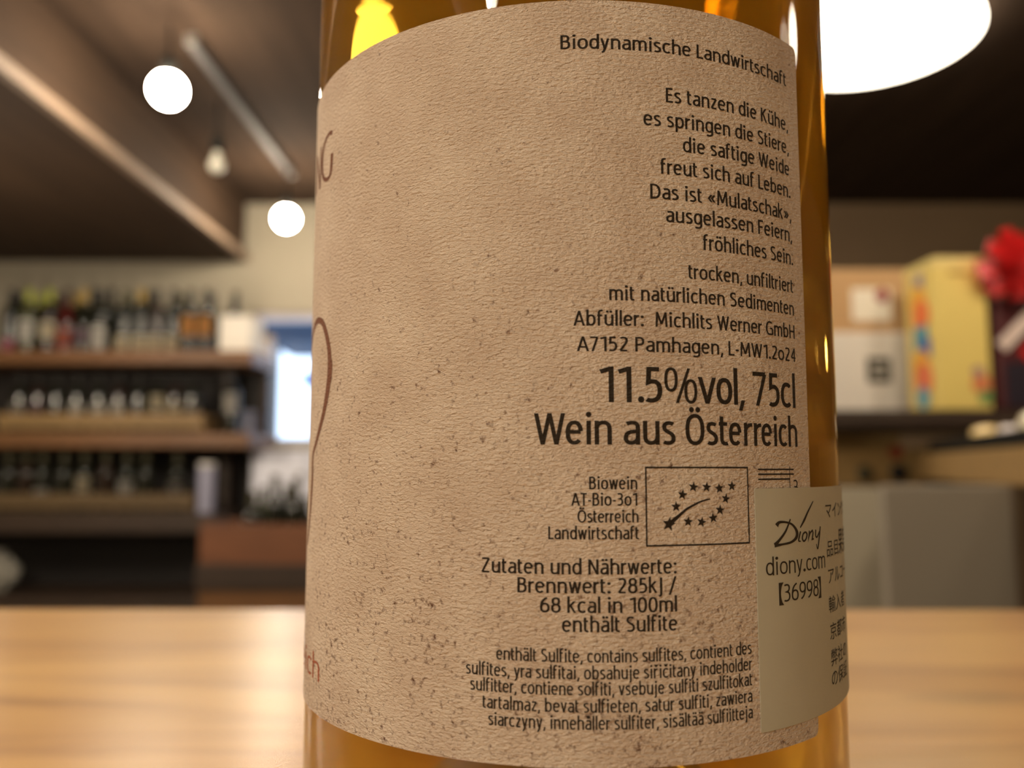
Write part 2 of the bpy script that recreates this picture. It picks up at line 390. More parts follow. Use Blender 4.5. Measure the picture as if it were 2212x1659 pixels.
# paper
def paper_material(name, ink=None, flecks=True, c0=rgb(204, 186, 167), c1=rgb(217, 202, 184), bump=1.0):
    m = bpy.data.materials.new(name); m.use_nodes = True
    nt = m.node_tree; N = nt.nodes; L = nt.links; b = N['Principled BSDF']
    b.inputs['Roughness'].default_value = .75; b.inputs['Specular IOR Level'].default_value = .25
    uv = N.new('ShaderNodeUVMap'); uv.uv_map = 'mm'
    # embossed wrinkles: short, mostly horizontal
    mp = N.new('ShaderNodeMapping'); mp.inputs['Rotation'].default_value = (0, 0, .14); mp.inputs['Scale'].default_value = (.85, 1.9, 1)
    L.new(uv.outputs[0], mp.inputs[0])
    n1 = N.new('ShaderNodeTexNoise'); n1.inputs['Scale'].default_value = 1.6; n1.inputs['Detail'].default_value = 4.5; n1.inputs['Roughness'].default_value = .6
    n1.inputs['Distortion'].default_value = .15
    L.new(mp.outputs[0], n1.inputs['Vector'])
    n2 = N.new('ShaderNodeTexNoise'); n2.inputs['Scale'].default_value = 5.5; n2.inputs['Detail'].default_value = 3
    L.new(mp.outputs[0], n2.inputs['Vector'])
    ad = N.new('ShaderNodeMath'); ad.operation = 'MULTIPLY_ADD'; ad.inputs[1].default_value = .16
    L.new(n2.outputs['Fac'], ad.inputs[0]); L.new(n1.outputs['Fac'], ad.inputs[2])
    bp = N.new('ShaderNodeBump'); bp.inputs['Strength'].default_value = 1.0*bump; bp.inputs['Distance'].default_value = .0010
    L.new(ad.outputs[0], bp.inputs['Height']); L.new(bp.outputs[0], b.inputs['Normal'])
    if ink:
        b.inputs['Base Color'].default_value = ink
        return m
    # soft mottling of the print
    nb = N.new('ShaderNodeTexNoise'); nb.inputs['Scale'].default_value = .11; nb.inputs['Detail'].default_value = 5
    L.new(uv.outputs[0], nb.inputs['Vector'])
    r = N.new('ShaderNodeValToRGB'); r.color_ramp.elements[0].position = .35; r.color_ramp.elements[0].color = c0
    r.color_ramp.elements[1].position = .65; r.color_ramp.elements[1].color = c1
    L.new(nb.outputs['Fac'], r.inputs[0])
    col = r.outputs[0]
    if flecks:
        sep = N.new('ShaderNodeSeparateXYZ'); L.new(uv.outputs[0], sep.inputs[0])
        dens = N.new('ShaderNodeMapRange'); dens.inputs['From Min'].default_value = 46; dens.inputs['From Max'].default_value = -31
        dens.inputs['To Min'].default_value = -.04; dens.inputs['To Max'].default_value = .045
        L.new(sep.outputs['Y'], dens.inputs['Value'])
        patch = N.new('ShaderNodeTexNoise'); patch.inputs['Scale'].default_value = .16; patch.inputs['Detail'].default_value = 2
        L.new(uv.outputs[0], patch.inputs['Vector'])
        pm = N.new('ShaderNodeMapRange'); pm.inputs['From Min'].default_value = .35; pm.inputs['From Max'].default_value = .7
        pm.inputs['To Min'].default_value = -.03; pm.inputs['To Max'].default_value = .05
        L.new(patch.outputs['Fac'], pm.inputs['Value'])
        fm = N.new('ShaderNodeMapping'); fm.inputs['Rotation'].default_value = (0, 0, .5); fm.inputs['Scale'].default_value = (1.05, .95, 1)
        L.new(uv.outputs[0], fm.inputs[0])
        fn = N.new('ShaderNodeTexNoise'); fn.inputs['Scale'].default_value = 1.15; fn.inputs['Detail'].default_value = 4; fn.inputs['Roughness'].default_value = .62
        L.new(fm.outputs[0], fn.inputs['Vector'])
        s1 = N.new('ShaderNodeMath'); s1.operation = 'ADD'; L.new(fn.outputs['Fac'], s1.inputs[0]); L.new(dens.outputs[0], s1.inputs[1])
        s2 = N.new('ShaderNodeMath'); s2.operation = 'ADD'; L.new(s1.outputs[0], s2.inputs[0]); L.new(pm.outputs[0], s2.inputs[1])
        fr = N.new('ShaderNodeValToRGB'); fr.color_ramp.elements[0].position = .60; fr.color_ramp.elements[0].color = (0, 0, 0, 1)
        fr.color_ramp.elements[1].position = .76; fr.color_ramp.elements[1].color = (.95, .95, .95, 1)
        L.new(s2.outputs[0], fr.inputs[0])
        mx = N.new('ShaderNodeMixRGB'); L.new(fr.outputs[0], mx.inputs[0]); L.new(col, mx.inputs[1]); mx.inputs[2].default_value = rgb(92, 54, 32)
        col = mx.outputs[0]
    L.new(col, b.inputs['Base Color'])
    return m
M_paper = paper_material('textured_label_paper')
M_ink = paper_material('black_brown_print', ink=rgb(44, 36, 26))
M_brown = paper_material('red_brown_print', ink=rgb(122, 76, 52))
M_red = paper_material('faded_red_print', ink=rgb(172, 100, 72))
M_sticker = paper_material('smooth_cream_sticker', flecks=False, c0=rgb(160, 158, 142), c1=rgb(164, 162, 146), bump=.06)
M_sink = paper_material('black_sticker_print', ink=rgb(42, 36, 26), bump=.06)

def curved_sheet(name, u0, u1, v0, v1, off, thick, m, parent, corner=0.0):
    bm = bmesh.new(); nu = max(8, int((u1-u0)/.8)); uvl = bm.loops.layers.uv.new('mm')
    us = [u0 + (u1-u0)*i/nu for i in range(nu+1)]
    if corner > 0:
        cs = [corner*(1-math.cos(PI/2*k/5)) for k in range(6)]
        us = sorted(set([u for u in us if u0+corner < u < u1-corner] + [u0+c for c in cs] + [u1-c for c in cs]))
    grid, meta = {}, {}
    def inset(u):
        if corner <= 0: return 0.0
        d_ = min(u-u0, u1-u)
        if d_ >= corner: return 0.0
        return corner - math.sqrt(max(0.0, corner**2 - (corner-d_)**2))
    for side, o_ in ((0, off), (1, off-thick)):
        for i, u in enumerate(us):
            q = inset(u)
            for j, v in enumerate((v0+q, v1-q)):
                bv = bm.verts.new(cyl(u, v, o_)); grid[side, i, j] = bv; meta[bv] = (u, v)
    n = len(us)-1
    for i in range(n):
        bm.faces.new((grid[0, i, 0], grid[0, i+1, 0], grid[0, i+1, 1], grid[0, i, 1]))
        bm.faces.new((grid[1, i, 1], grid[1, i+1, 1], grid[1, i+1, 0], grid[1, i, 0]))
        bm.faces.new((grid[1, i, 0], grid[1, i+1, 0], grid[0, i+1, 0], grid[0, i, 0]))
        bm.faces.new((grid[0, i, 1], grid[0, i+1, 1], grid[1, i+1, 1], grid[1, i, 1]))
    for i in (0, n):
        fs = (grid[0, i, 0], grid[0, i, 1], grid[1, i, 1], grid[1, i, 0])
        bm.faces.new(fs if i == 0 else tuple(reversed(fs)))
    for f_ in bm.faces:
        for l in f_.loops: l[uvl].uv = meta[l.vert]
    sharpen(bm)
    me = bpy.data.meshes.new(name); bm.to_mesh(me); bm.free()
    o = link(name, me, m, parent, True)
    return o
label = curved_sheet('paper_label', -76, 32.35, -30.85, 52.25, 0.0, .12, M_paper, bottle, .9)
sticker = curved_sheet('importer_sticker', 21.75, 66, -28.7, -2.4, .10, .07, M_sticker, bottle, .25)
sticker['label'] = 'plain cream importer sticker stuck over the beige label'

# ------------------------------------------------------------------ lettering: a condensed humanist sans drawn with a flat pen
K = {}
def glyph(ch, s): K[ch] = s
ARCH = "M0 395C20 455 70 490 128 490C205 490 252 440 252 340L252 0"
glyph('a', "M20 462C60 483 100 490 130 490C205 490 232 450 232 370L232 0|M232 292C120 300 0 285 0 150C0 80 42 40 100 40C165 40 215 85 232 150")
glyph('b', "M0 0L0 750|O 130 265 130 225"); glyph('c', "A 135 265 135 225 48 312")
glyph('d', "M260 0L260 750|O 130 265 130 225"); glyph('e', "M8 280L262 280|A 132 265 132 225 6 316")
glyph('f', "M65 0L65 590C65 680 105 715 155 715C178 715 195 711 208 706|M0 492L185 492")
glyph('g', "M260 530L260 -20C260 -110 210 -150 120 -150C75 -150 45 -143 18 -132|O 130 265 130 225")
glyph('h', "M0 0L0 750|"+ARCH); glyph('i', "M0 0L0 530|D 0 668 62")
glyph('j', "M70 530L70 -60C70 -125 40 -152 -10 -152|D 70 668 62")
glyph('k', "M0 0L0 750|P 10 255 215 530|P 80 320 232 0"); glyph('l', "M0 0L0 750")
glyph('m', "M0 0L0 530|M0 395C18 455 62 490 112 490C180 490 218 440 218 340L218 0|M218 395C236 455 280 490 332 490C400 490 436 440 436 340L436 0")
glyph('n', "M0 0L0 530|"+ARCH); glyph('o', "O 140 265 140 225"); glyph('p', "M0 -190L0 530|O 130 265 130 225")
glyph('r', "M0 0L0 530|M0 350C18 440 75 492 165 486")
glyph('s', "M200 462C165 482 130 490 108 490C45 490 10 455 10 398C10 335 60 305 108 278C165 247 205 213 205 145C205 78 160 40 90 40C50 40 20 50 0 64")
glyph('t', "M60 660L60 150C60 72 88 40 140 40C158 40 172 43 184 48|M0 492L178 492")
glyph('u', "M0 530L0 190C0 90 40 40 115 40C185 40 235 85 250 160|M250 0L250 530")
glyph('v', "P 0 530 115 0|P 230 530 115 0"); glyph('w', "P 0 530 92 0|P 188 530 92 0|P 188 530 284 0|P 376 530 284 0")
glyph('y', "P 0 530 118 0|P 236 530 118 0|M128 40L92 -70C70 -130 45 -152 5 -152")
glyph('z', "M0 490L215 490|M0 40L222 40|P 205 480 10 50")
glyph('A', "P 172 700 0 0|P 172 700 344 0|M62 205L282 205"); glyph('B', "M0 0L0 700|M0 660L105 660C190 660 228 620 228 528C228 430 180 385 105 385L0 385|M105 385C210 385 258 330 258 215C258 95 205 40 105 40L0 40")
glyph('D', "M0 0L0 700|M0 660L80 660C235 660 310 540 310 350C310 160 235 40 80 40L0 40")
glyph('E', "M0 0L0 700|M0 660L232 660|M0 368L208 368|M0 40L238 40"); glyph('F', "M0 0L0 700|M0 660L232 660|M0 355L205 355")
glyph('G', "A 185 350 185 312 52 292|M345 320L345 70C320 52 280 42 250 40|M210 340L345 340")
glyph('H', "M0 0L0 700|M300 0L300 700|M0 362L300 362"); glyph('J', "M70 700L70 -40C70 -115 40 -150 -20 -150")
glyph('K', "M0 0L0 700|P 12 330 238 700|P 85 410 262 0"); glyph('L', "M0 0L0 700|M0 40L225 40")
glyph('M', "P 28 700 0 0|P 28 700 200 130|P 372 700 200 130|P 372 700 400 0"); glyph('N', "M0 0L0 700|M295 0L295 700|P 0 700 295 0")
glyph('O', "O 190 350 190 312"); glyph('P', "M0 0L0 700|M0 660L105 660C200 660 245 610 245 495C245 382 200 330 105 330L0 330")
glyph('S', "M222 622C185 650 140 660 112 660C46 660 0 615 0 532C0 450 60 412 120 374C190 330 235 288 235 195C235 95 180 40 92 40C52 40 15 54 -8 74")
glyph('T', "M160 0L160 700|M0 660L320 660"); glyph('W', "P 0 700 118 0|P 240 700 118 0|P 240 700 362 0|P 480 700 362 0")
glyph('Z', "M0 660L275 660|M0 40L285 40|P 268 650 10 50")
glyph('0', "O 132 350 132 312"); glyph('1', "M175 0L175 700|M0 598L175 662")
glyph('2', "M10 622C48 650 88 660 120 660C198 660 236 610 236 530C236 410 120 260 8 45|M0 40L252 40")
glyph('3', "M12 634C48 654 80 660 110 660C185 660 220 610 220 535C220 440 170 385 80 385C180 385 236 330 236 218C236 100 175 40 88 40C50 40 18 50 0 64")
glyph('4', "M208 0L208 700|P 208 690 10 220|M0 205L288 205"); glyph('5', "M228 660L42 660L32 398C60 412 85 418 108 418C198 418 238 350 238 238C238 108 180 40 85 40C45 40 18 48 0 62")
glyph('6', "O 132 222 132 182|M0 240C0 470 80 610 215 668"); glyph('7', "M0 660L262 660|P 250 650 85 0")
glyph('8', "O 130 520 112 142|O 130 205 132 167"); glyph('9', "O 132 478 132 182|M264 460C264 230 184 90 50 32")
glyph('%', "O 95 462 95 215|P 425 695 205 0|O 460 236 95 215"); glyph(',', "P 45 95 0 -115"); glyph('.', "D 0 58 64")
glyph(':', "D 0 58 64|D 0 450 64"); glyph('-', "M0 275L150 275"); glyph('/', "P 230 740 0 -110")
glyph('«', "P 110 440 0 270|P 0 270 110 100|P 240 440 130 270|P 130 270 240 100"); glyph('»', "P 0 440 110 270|P 110 270 0 100|P 130 440 240 270|P 240 270 130 100")
def acc(base, extra): return K[base] + "|" + extra
K['ü'] = acc('u', "D 62 668 56|D 192 668 56"); K['ö'] = acc('o', "D 75 668 56|D 205 668 56"); K['ä'] = acc('a', "D 55 668 56|D 185 668 56")
K['Ö'] = acc('O', "D 110 800 62|D 270 800 62"); K['å'] = acc('a', "O 118 668 52 48"); K['ı'] = "M0 0L0 530"
K['ř'] = acc('r', "P 20 735 85 600|P 150 735 85 600"); K['č'] = acc('c', "P 65 735 130 600|P 195 735 130 600"); K['į'] = acc('i', "M5 10C-30 -60 -30 -110 35 -110")
ROUND = set('acdegoqscöäåčGOÖ0689')
def flat_path(s):
    """tokens -> list of (kind, data)"""
    out = []
    for part in s.split('|'):
        part = part.strip(); c = part[0]
        if c in 'OADP':
            out.append((c, [float(x) for x in part[1:].split()])); continue
        import re
        pts = []; cur = None
        for cmd, args in re.findall(r'([MLC])([^MLC]*)', part):
            v = [float(x) for x in args.split()]
            if cmd == 'M': cur = (v[0], v[1]); pts.append(cur)
            elif cmd == 'L': cur = (v[0], v[1]); pts.append(cur)
            else:
                for k in range(0, len(v), 6):
                    p0 = cur; p1, p2, p3 = (v[k], v[k+1]), (v[k+2], v[k+3]), (v[k+4], v[k+5])
                    for q in range(1, 9):
                        t = q/8
                        pts.append(tuple((1-t)**3*p0[j] + 3*t*(1-t)**2*p1[j] + 3*t*t*(1-t)*p2[j] + t**3*p3[j] for j in (0, 1)))
                    cur = p3
        out.append(('L', pts))
    return out
def sup(cx, cy, rx, ry, a):
    c, s = math.cos(a), math.sin(a); n = 2/2.35
    return (cx + rx*math.copysign(abs(c)**n, c), cy + ry*math.copysign(abs(s)**n, s))
def pen_quads(pts, hx, hy, closed=False, widths=None):
    """outline quads of a centre line drawn with a pen of half width hx across, hy up"""
    n = len(pts); L_, R_ = [], []
    for i in range(n):
        a = pts[i-1] if (closed or i > 0) else pts[i]
        b = pts[(i+1) % n] if (closed or i < n-1) else pts[i]
        p = pts[i]
        def nrm(p, q):
            dx, dy = q[0]-p[0], q[1]-p[1]; l = math.hypot(dx, dy) or 1; return (-dy/l, dx/l)
        n1 = nrm(a, p) if a != p else nrm(p, b); n2 = nrm(p, b) if b != p else n1
        mx_, my_ = n1[0]+n2[0], n1[1]+n2[1]; l = math.hypot(mx_, my_) or 1e-6
        mx_, my_ = mx_/l, my_/l
        dot = max(.45, mx_*n1[0] + my_*n1[1]); k = (widths[i] if widths else 1.0)/dot
        L_.append((p[0]+mx_*hx*k, p[1]+my_*hy*k)); R_.append((p[0]-mx_*hx*k, p[1]-my_*hy*k))
    q = []
    for i in range(n if closed else n-1):
        j = (i+1) % n; q.append((L_[i], R_[i], R_[j], L_[j]))
    return q
THIN = {'%': .66}
def glyph_quads(ch, hx, hy):
    hx *= THIN.get(ch, 1); hy *= THIN.get(ch, 1)
    quads = []
    for kind, dt in flat_path(K[ch]):
        if kind == 'L':
            pts = []
            for i, p in enumerate(dt):
                if i: 
                    a = dt[i-1]; nseg = max(1, int(abs(p[0]-a[0])/150))
                    for k in range(1, nseg): pts.append((a[0]+(p[0]-a[0])*k/nseg, a[1]+(p[1]-a[1])*k/nseg))
                pts.append(p)
            quads += pen_quads(pts, hx, hy)
        elif kind == 'O':
            quads += pen_quads([sup(dt[0], dt[1], dt[2], dt[3], 2*PI*k/30) for k in range(30)], hx, hy, True)
        elif kind == 'A':
            a0, a1 = math.radians(dt[4]), math.radians(dt[5])
            quads += pen_quads([sup(dt[0], dt[1], dt[2], dt[3], a0+(a1-a0)*k/24) for k in range(25)], hx, hy)
        elif kind == 'P':
            x0, y0, x1, y1 = dt; l = math.hypot(x1-x0, y1-y0); w_ = hx*.94*min(2.2, l/max(1, abs(y1-y0)))
            quads.append(((x0-w_, y0), (x1-w_, y1), (x1+w_, y1), (x0+w_, y0)))
        elif kind == 'D':
            x, y, r = dt; c = [(x+r*math.cos(2*PI*k/12), y+r*math.sin(2*PI*k/12)) for k in range(12)]
            for k in range(1, 10, 2): quads.append((c[0], c[k], c[k+1], c[(k+2) % 12]))
    return quads
def line_quads(text, hx=49, hy=40, track=0.0):
    quads = []; x = 0.0; first = None
    for ch in text:
        if ch == ' ': x += 190; continue
        q = glyph_quads(ch, hx, hy)
        xs = [p[0] for f_ in q for p in f_]; lo, hi = min(xs), max(xs)
        sb = 24 if ch in ROUND else 36
        if ch in 'vwyAWTrtfLkz,.7/': sb = 20
        x += sb - lo
        quads += [tuple((p[0]+x, p[1]) for p in f_) for f_ in q]
        x += hi + sb + track
    xs = [p[0] for f_ in quads for p in f_]; lo, hi = min(xs), max(xs)
    return [tuple((p[0]-lo, p[1]) for p in f_) for f_ in quads], hi-lo
class Print:
    """print on the bottle: quads in mm, bent onto its surface as one mesh"""
    def __init__(s, off): s.bm = bmesh.new(); s.uv = s.bm.loops.layers.uv.new('mm'); s.off = off
    def face(s, pts):
        vs = [s.bm.verts.new(cyl(u, v, s.off)) for u, v in pts]
        try: f_ = s.bm.faces.new(vs)
        except ValueError: return
        nrm = Vector((math.sin(pts[0][0]/RL), -math.cos(pts[0][0]/RL), 0))
        f_.normal_update()
        for l, p in zip(f_.loops, pts): l[s.uv].uv = p
        if f_.normal.dot(nrm) < 0: f_.normal_flip()
    def line(s, text, u0, u1, v, cap, weight=1.0, fit=True, track=0.0):
        k = cap/700.0
        q, w_ = line_quads(text, 49*weight, 41*weight, track)
        kx = (u1-u0)/w_ if fit else k
        if fit:   # keep stems the same weight whatever the fit
            q, w_ = line_quads(text, 49*weight*k/kx*(.55+.45*kx/k), 41*weight, track); kx = (u1-u0)/w_
        for f_ in q: s.face([(u0 + p[0]*kx, v + p[1]*k) for p in f_])
    def glyph(s, ch, u0, u1, v, cap, pw, ph):
        k = cap/700.0; kx = k; hx = pw/k
        for _ in range(5):
            q = glyph_quads(ch, hx, ph/k); xs = [p[0] for f_ in q for p in f_]; lo, hi = min(xs), max(xs)
            kx = (u1-u0)/(hi-lo); hx = pw/kx
            if ch in 'l.i': kx = k; hx = pw/k; break
        q = glyph_quads(ch, hx, ph/k); xs = [p[0] for f_ in q for p in f_]; lo = min(xs); c = (min(xs)+max(xs))/2
        for f_ in q: s.face([((u0+u1)/2 + (p[0]-c)*kx, v + p[1]*k) for p in f_])
    def stroke(s, pts, hx, hy, closed=False, widths=None, smooth=True):
        if smooth and len(pts) > 2:
            n0 = len(pts); pts2 = arc_profile(pts, 5)
            if widths:
                widths = [widths[min(i//5, n0-1)] + (widths[min(i//5+1, n0-1)] - widths[min(i//5, n0-1)])*(i % 5)/5 for i in range(len(pts2))]
            pts = pts2
        for f_ in pen_quads(pts, hx, hy, closed, widths): s.face(f_)
    def rect(s, u0, u1, v0, v1):
        n = max(1, int((u1-u0)/.7))
        for i in range(n):
            a, b = u0+(u1-u0)*i/n, u0+(u1-u0)*(i+1)/n; s.face([(a, v0), (b, v0), (b, v1), (a, v1)])
    def star(s, u, v, r, rot=0.1):
        P = [(u + (r if k % 2 == 0 else r*.42)*math.sin(PI*k/5+rot), v + (r if k % 2 == 0 else r*.42)*math.cos(PI*k/5+rot)) for k in range(10)]
        for k in range(0, 10, 2): s.face([(u, v), P[k-1], P[k], P[k+1]])
    def build(s, name, m, parent):
        o = from_bm(name, s.bm, m, parent); return o
UR = 29.85
p1 = Print(.035)
for txt, u0, u1, v, cap in (
    ("Biodynamische Landwirtschaft", -.65, 29.8, 46.5, 1.64),
    ("Es tanzen die Kühe,", 11.28, UR+.05, 40.75, 1.70), ("es springen die Stiere,", 8.6, UR+.05, 37.86, 1.70), ("die saftige Weide", 13.25, UR, 35.16, 1.70),
    ("freut sich auf Leben.", 10.5, UR+.1, 32.4, 1.70), ("Das ist «Mulatschak»,", 9.25, UR+.1, 29.5, 1.70), ("ausgelassen Feiern,", 11.05, UR+.15, 26.95, 1.70),
    ("fröhliches Sein.", 15.55, UR+.2, 24.13, 1.70), ("trocken, unfiltriert", 13.6, UR, 20.72, 1.62), ("mit natürlichen Sedimenten", 4.5, UR, 17.98, 1.62),
    ("Abfüller:  Michlits Werner GmbH", .6, UR-.02, 15.18, 1.62), ("A7152 Pamhagen, L-MW1.2o24", .95, UR, 12.4, 1.60)):
    p1.line(txt, u0, u1, v, cap)
for ch, u0, u1 in (('1', 3.35, 4.88), ('1', 5.33, 6.82), ('.', 7.57, 8.16), ('5', 8.34, 10.26), ('%', 10.5, 14.4), ('v', 14.5, 16.8), ('o', 16.83, 18.95), ('l', 19.16, 19.74), (',', 19.83, 20.75), ('7', 22.0, 24.15), ('5', 24.5, 26.4), ('c', 26.66, 28.6), ('l', 28.95, 29.55)):
    p1.glyph(ch, u0, u1, 6.9, 3.84, .27, .235)
for ch, u0, u1 in (('W', -3.7, -.36), ('e', -.31, 1.54), ('i', 1.86, 2.44), ('n', 2.78, 4.62), ('a', 5.89, 7.69), ('u', 8.02, 9.87), ('s', 10.17, 11.7), ('Ö', 12.87, 15.18), ('s', 15.44, 16.9), ('t', 17.02, 18.27), ('e', 18.37, 20.1),
                   ('r', 20.48, 21.72), ('r', 21.95, 23.1), ('e', 23.12, 24.85), ('i', 25.19, 25.75), ('c', 26.04, 27.58), ('h', 27.85, 29.67)):
    p1.glyph(ch, u0, u1, 2.36, 3.36, .235, .20)
for txt, u0, u1, v, cap in (("Biowein", 2.15, 7.3, -2.38, 1.34), ("AT-Bio-3o1", .25, 7.28, -4.1, 1.34), ("Österreich", .9, 7.38, -5.86, 1.30), ("Landwirtschaft", -2.2, 7.43, -7.62, 1.34),
    ("Zutaten und Nährwerte:", -9.5, 11.55, -11.25, 1.58), ("Brennwert: 285kJ /", -5.5, 11.5, -13.2, 1.58), ("68 kcal in 100ml", -3.1, 11.5, -15.2, 1.58), ("enthält Sulfite", -.8, 11.5, -17.15, 1.58)):
    p1.line(txt, u0, u1, v, cap)
for txt, u0, u1, v in (("enthält Sulfite, contains sulfites, contient des", -7.8, 20.72, -20.23), ("sulfites, yra sulfitai, obsahuje siřičitany indeholder", -11.2, 20.72, -21.93),
    ("sulfitter, contiene solfiti, vsebuje sulfiti szulfitokat", -10.7, 20.7, -23.55), ("tartalmaz, bevat sulfieten, satur sulfiti, zawiera", -9.3, 20.65, -25.27), ("siarczyny, innehåller sulfiter, sisältää sulfiitteja", -8.65, 20.65, -26.97)):
    p1.line(txt, u0, u1, v, 1.32, .95)
p1.build('printed_text', M_ink, label)
# framed emblem: a leaf of stars
p2 = Print(.035)
bx0, bx1, by0, by1, th = 8.17, 20.9, -8.4, .02, .17
p2.rect(bx0, bx1, by1-th, by1); p2.rect(bx0, bx1, by0, by0+th); p2.rect(bx0, bx0+th, by0, by1); p2.rect(bx1-th, bx1, by0, by1)
for i, (u, v) in enumerate([(13.68, -2.15), (15.31, -2.18), (16.91, -2.32), (18.57, -2.09), (17.72, -3.45), (16.93, -4.66), (16.03, -5.51), (14.58, -5.91), (12.98, -5.84), (10.75, -6.08), (11.6, -4.23), (12.37, -2.97)]):
    p2.star(u, v, .80 if i == 9 else .60, (.15, .1, -.1, .05, .2, .1, -.1, .25, .1, .2, 0, .15)[i])
p2.stroke([(10.61, -6.3), (11.31, -5.67), (12.12, -5.04), (12.84, -4.5), (13.57, -4.14), (14.63, -3.69), (15.71, -3.46)], .11, .11, widths=[2.6, 1.9, 1.4, 1.15, 1, .85, .6])
p2.build('organic_leaf_emblem', M_ink, label)
p3 = Print(.035)
p3.rect(22.4, 28.68, -.36, -.19); p3.rect(22.4, 28.68, -.90, -.73); p3.rect(22.4, 27.9, -1.46, -1.29); p3.rect(27.82, 27.92, -3.0, .05)
p3.stroke([(28.62, -1.62), (29.0, -1.55), (29.25, -1.75), (29.25, -2.1), (29.05, -2.3), (28.7, -2.25)], .1, .08)
p3.stroke([(29.05, -2.3), (29.35, -2.4), (29.4, -2.75)], .1, .08)
p3.build('barcode_bars', M_ink, label)
# front side of the label: end of the name, brush drawing, red line at the foot
p4 = Print(.035)
p4.stroke([(-36.21, 44.21), (-37.34, 44.55), (-38.94, 44.24), (-40.22, 43.28), (-40.72, 41.71), (-40.33, 39.84), (-39.02, 38.67), (-37.4, 38.36), (-36.43, 39.06), (-36.2, 41.4)], .46, .26)
p4.stroke([(-41.6, 44.16), (-41.75, 40.56), (-41.9, 38.2)], .34, .26); p4.stroke([(-44.8, 43.9), (-43.2, 41), (-42.0, 38.3)], .36, .26); p4.stroke([(-44.9, 43.8), (-44.9, 38.3)], .34, .26)
p4.build('front_title', M_brown, label)
p5 = Print(.035)
p5.stroke([(-49.5, 13.0), (-47.5, 16.4), (-44.79, 18.65), (-41.67, 19.63), (-38.89, 19.15), (-37.16, 17.71), (-35.72, 15.32), (-35.26, 12.73), (-35.85, 9.54), (-37.47, 6.39), (-40.31, 3.21), (-42.31, 1.39), (-42.32, -1.59), (-43.13, -5.33), (-44.25, -8.37), (-45.56, -10.72)],
          .72, .40, widths=[.7, .8, 1.05, 1.15, 1, .9, .85, .9, 1, .9, .8, .7, .8, .8, .7, .4])
p5.stroke([(-35.0, 14.2), (-34.5, 12.9), (-34.7, 10.6)], .18, .15, widths=[.5, 1, .4])
p5.build('brush_drawing', M_brown, label)
p6 = Print(.035); p6.line("Österreich", -66, -36.4, -26.8, 3.1, .9); p6.build('foot_text', M_red, label)

# importer sticker
q1 = Print(.135)
q1.line("diony.com", 23.1, 35.55, -12.05, 1.93, .74)
q1.line("36998", 25.95, 33.35, -15.15, 2.0, .78)
def brk(u, v0, v1, s_):   # lenticular bracket
    H = v1-v0
    for k in range(8):
        a, b = k/8, (k+1)/8; f1 = lambda t: .85*(1-.6*math.sin(PI*t)**.6)
        q1.face([(u, v0+H*a), (u+s_*max(.34, f1(a)), v0+H*a), (u+s_*max(.34, f1(b)), v0+H*b), (u, v0+H*b)])
brk(25.1, -15.45, -12.95, 1); brk(34.05, -15.45, -12.95, -1)
q1.build('sticker_text', M_sink, sticker)
q2 = Print(.135)
q2.stroke([(27.57, -5.95), (26.63, -7.26), (25.44, -8.24), (24.63, -8.77)], .16, .13, widths=[.7, 1, 1.2, 1.9])
q2.stroke([(25.04, -6.6), (25.53, -6.25), (26.68, -6.27), (27.89, -6.59), (28.76, -7.4), (28.61, -8.09), (27.6, -8.56), (26.06, -8.72), (24.62, -8.81)], .17, .12, widths=[2, 1.3, .9, 1, 1.5, 1.6, 1.1, .9, 1.6])
q2.stroke([(32.71, -4.05), (31.33, -5.24), (30.42, -6.17), (29.48, -7.01)], .16, .12, widths=[.5, 1, 1.3, .6])
q2.stroke([(29.53, -7.44), (29.08, -8.43), (29.54, -8.56)], .14, .1, widths=[1, 1, .5])
q2.stroke([(30.66, -7.56), (30.11, -7.74), (29.88, -8.26), (30.18, -8.59), (30.69, -8.35), (30.94, -7.85), (30.66, -7.56)], .14, .1)
q2.stroke([(31.53, -7.45), (31.19, -8.59), (31.69, -7.72), (32.26, -7.45), (32.42, -7.76), (32.14, -8.49), (32.56, -8.45)], .13, .1, smooth=False)
q2.stroke([(33.13, -7.41), (33.07, -8.12), (33.45, -8.29), (34.13, -7.68)], .13, .1); q2.stroke([(34.45, -7.11), (34.07, -8.28), (33.54, -9.66), (33.19, -9.1)], .14, .1, widths=[1, 1.2, .9, .5])
q2.build('sticker_logo', M_sink, sticker)
# Japanese lines, taken from Blender's own built-in text
q3 = Print(.135)
def jp(text, u, v, size, kx):
    cu = bpy.data.curves.new('text', 'FONT'); cu.body = text; cu.size = size; cu.resolution_u = 3
    to = bpy.data.objects.new('text', cu); COL.objects.link(to)
    dg = bpy.context.evaluated_depsgraph_get(); dg.update()
    me = bpy.data.meshes.new_from_object(to.evaluated_get(dg))
    b2 = bmesh.new(); b2.from_mesh(me)
    x = min((v_.co.x for v_ in b2.verts), default=0)
    hi = max((v_.co.x for v_ in b2.verts), default=0)
    while x < hi:
        x += .6
        bmesh.ops.bisect_plane(b2, geom=b2.verts[:]+b2.edges[:]+b2.faces[:], plane_co=(x, 0, 0), plane_no=(1, 0, 0), dist=1e-6)
    for f_ in b2.faces: q3.face([(u + v_.co.x*kx, v + v_.co.y) for v_ in f_.verts])
    b2.free(); bpy.data.meshes.remove(me); bpy.data.objects.remove(to); bpy.data.curves.remove(cu)
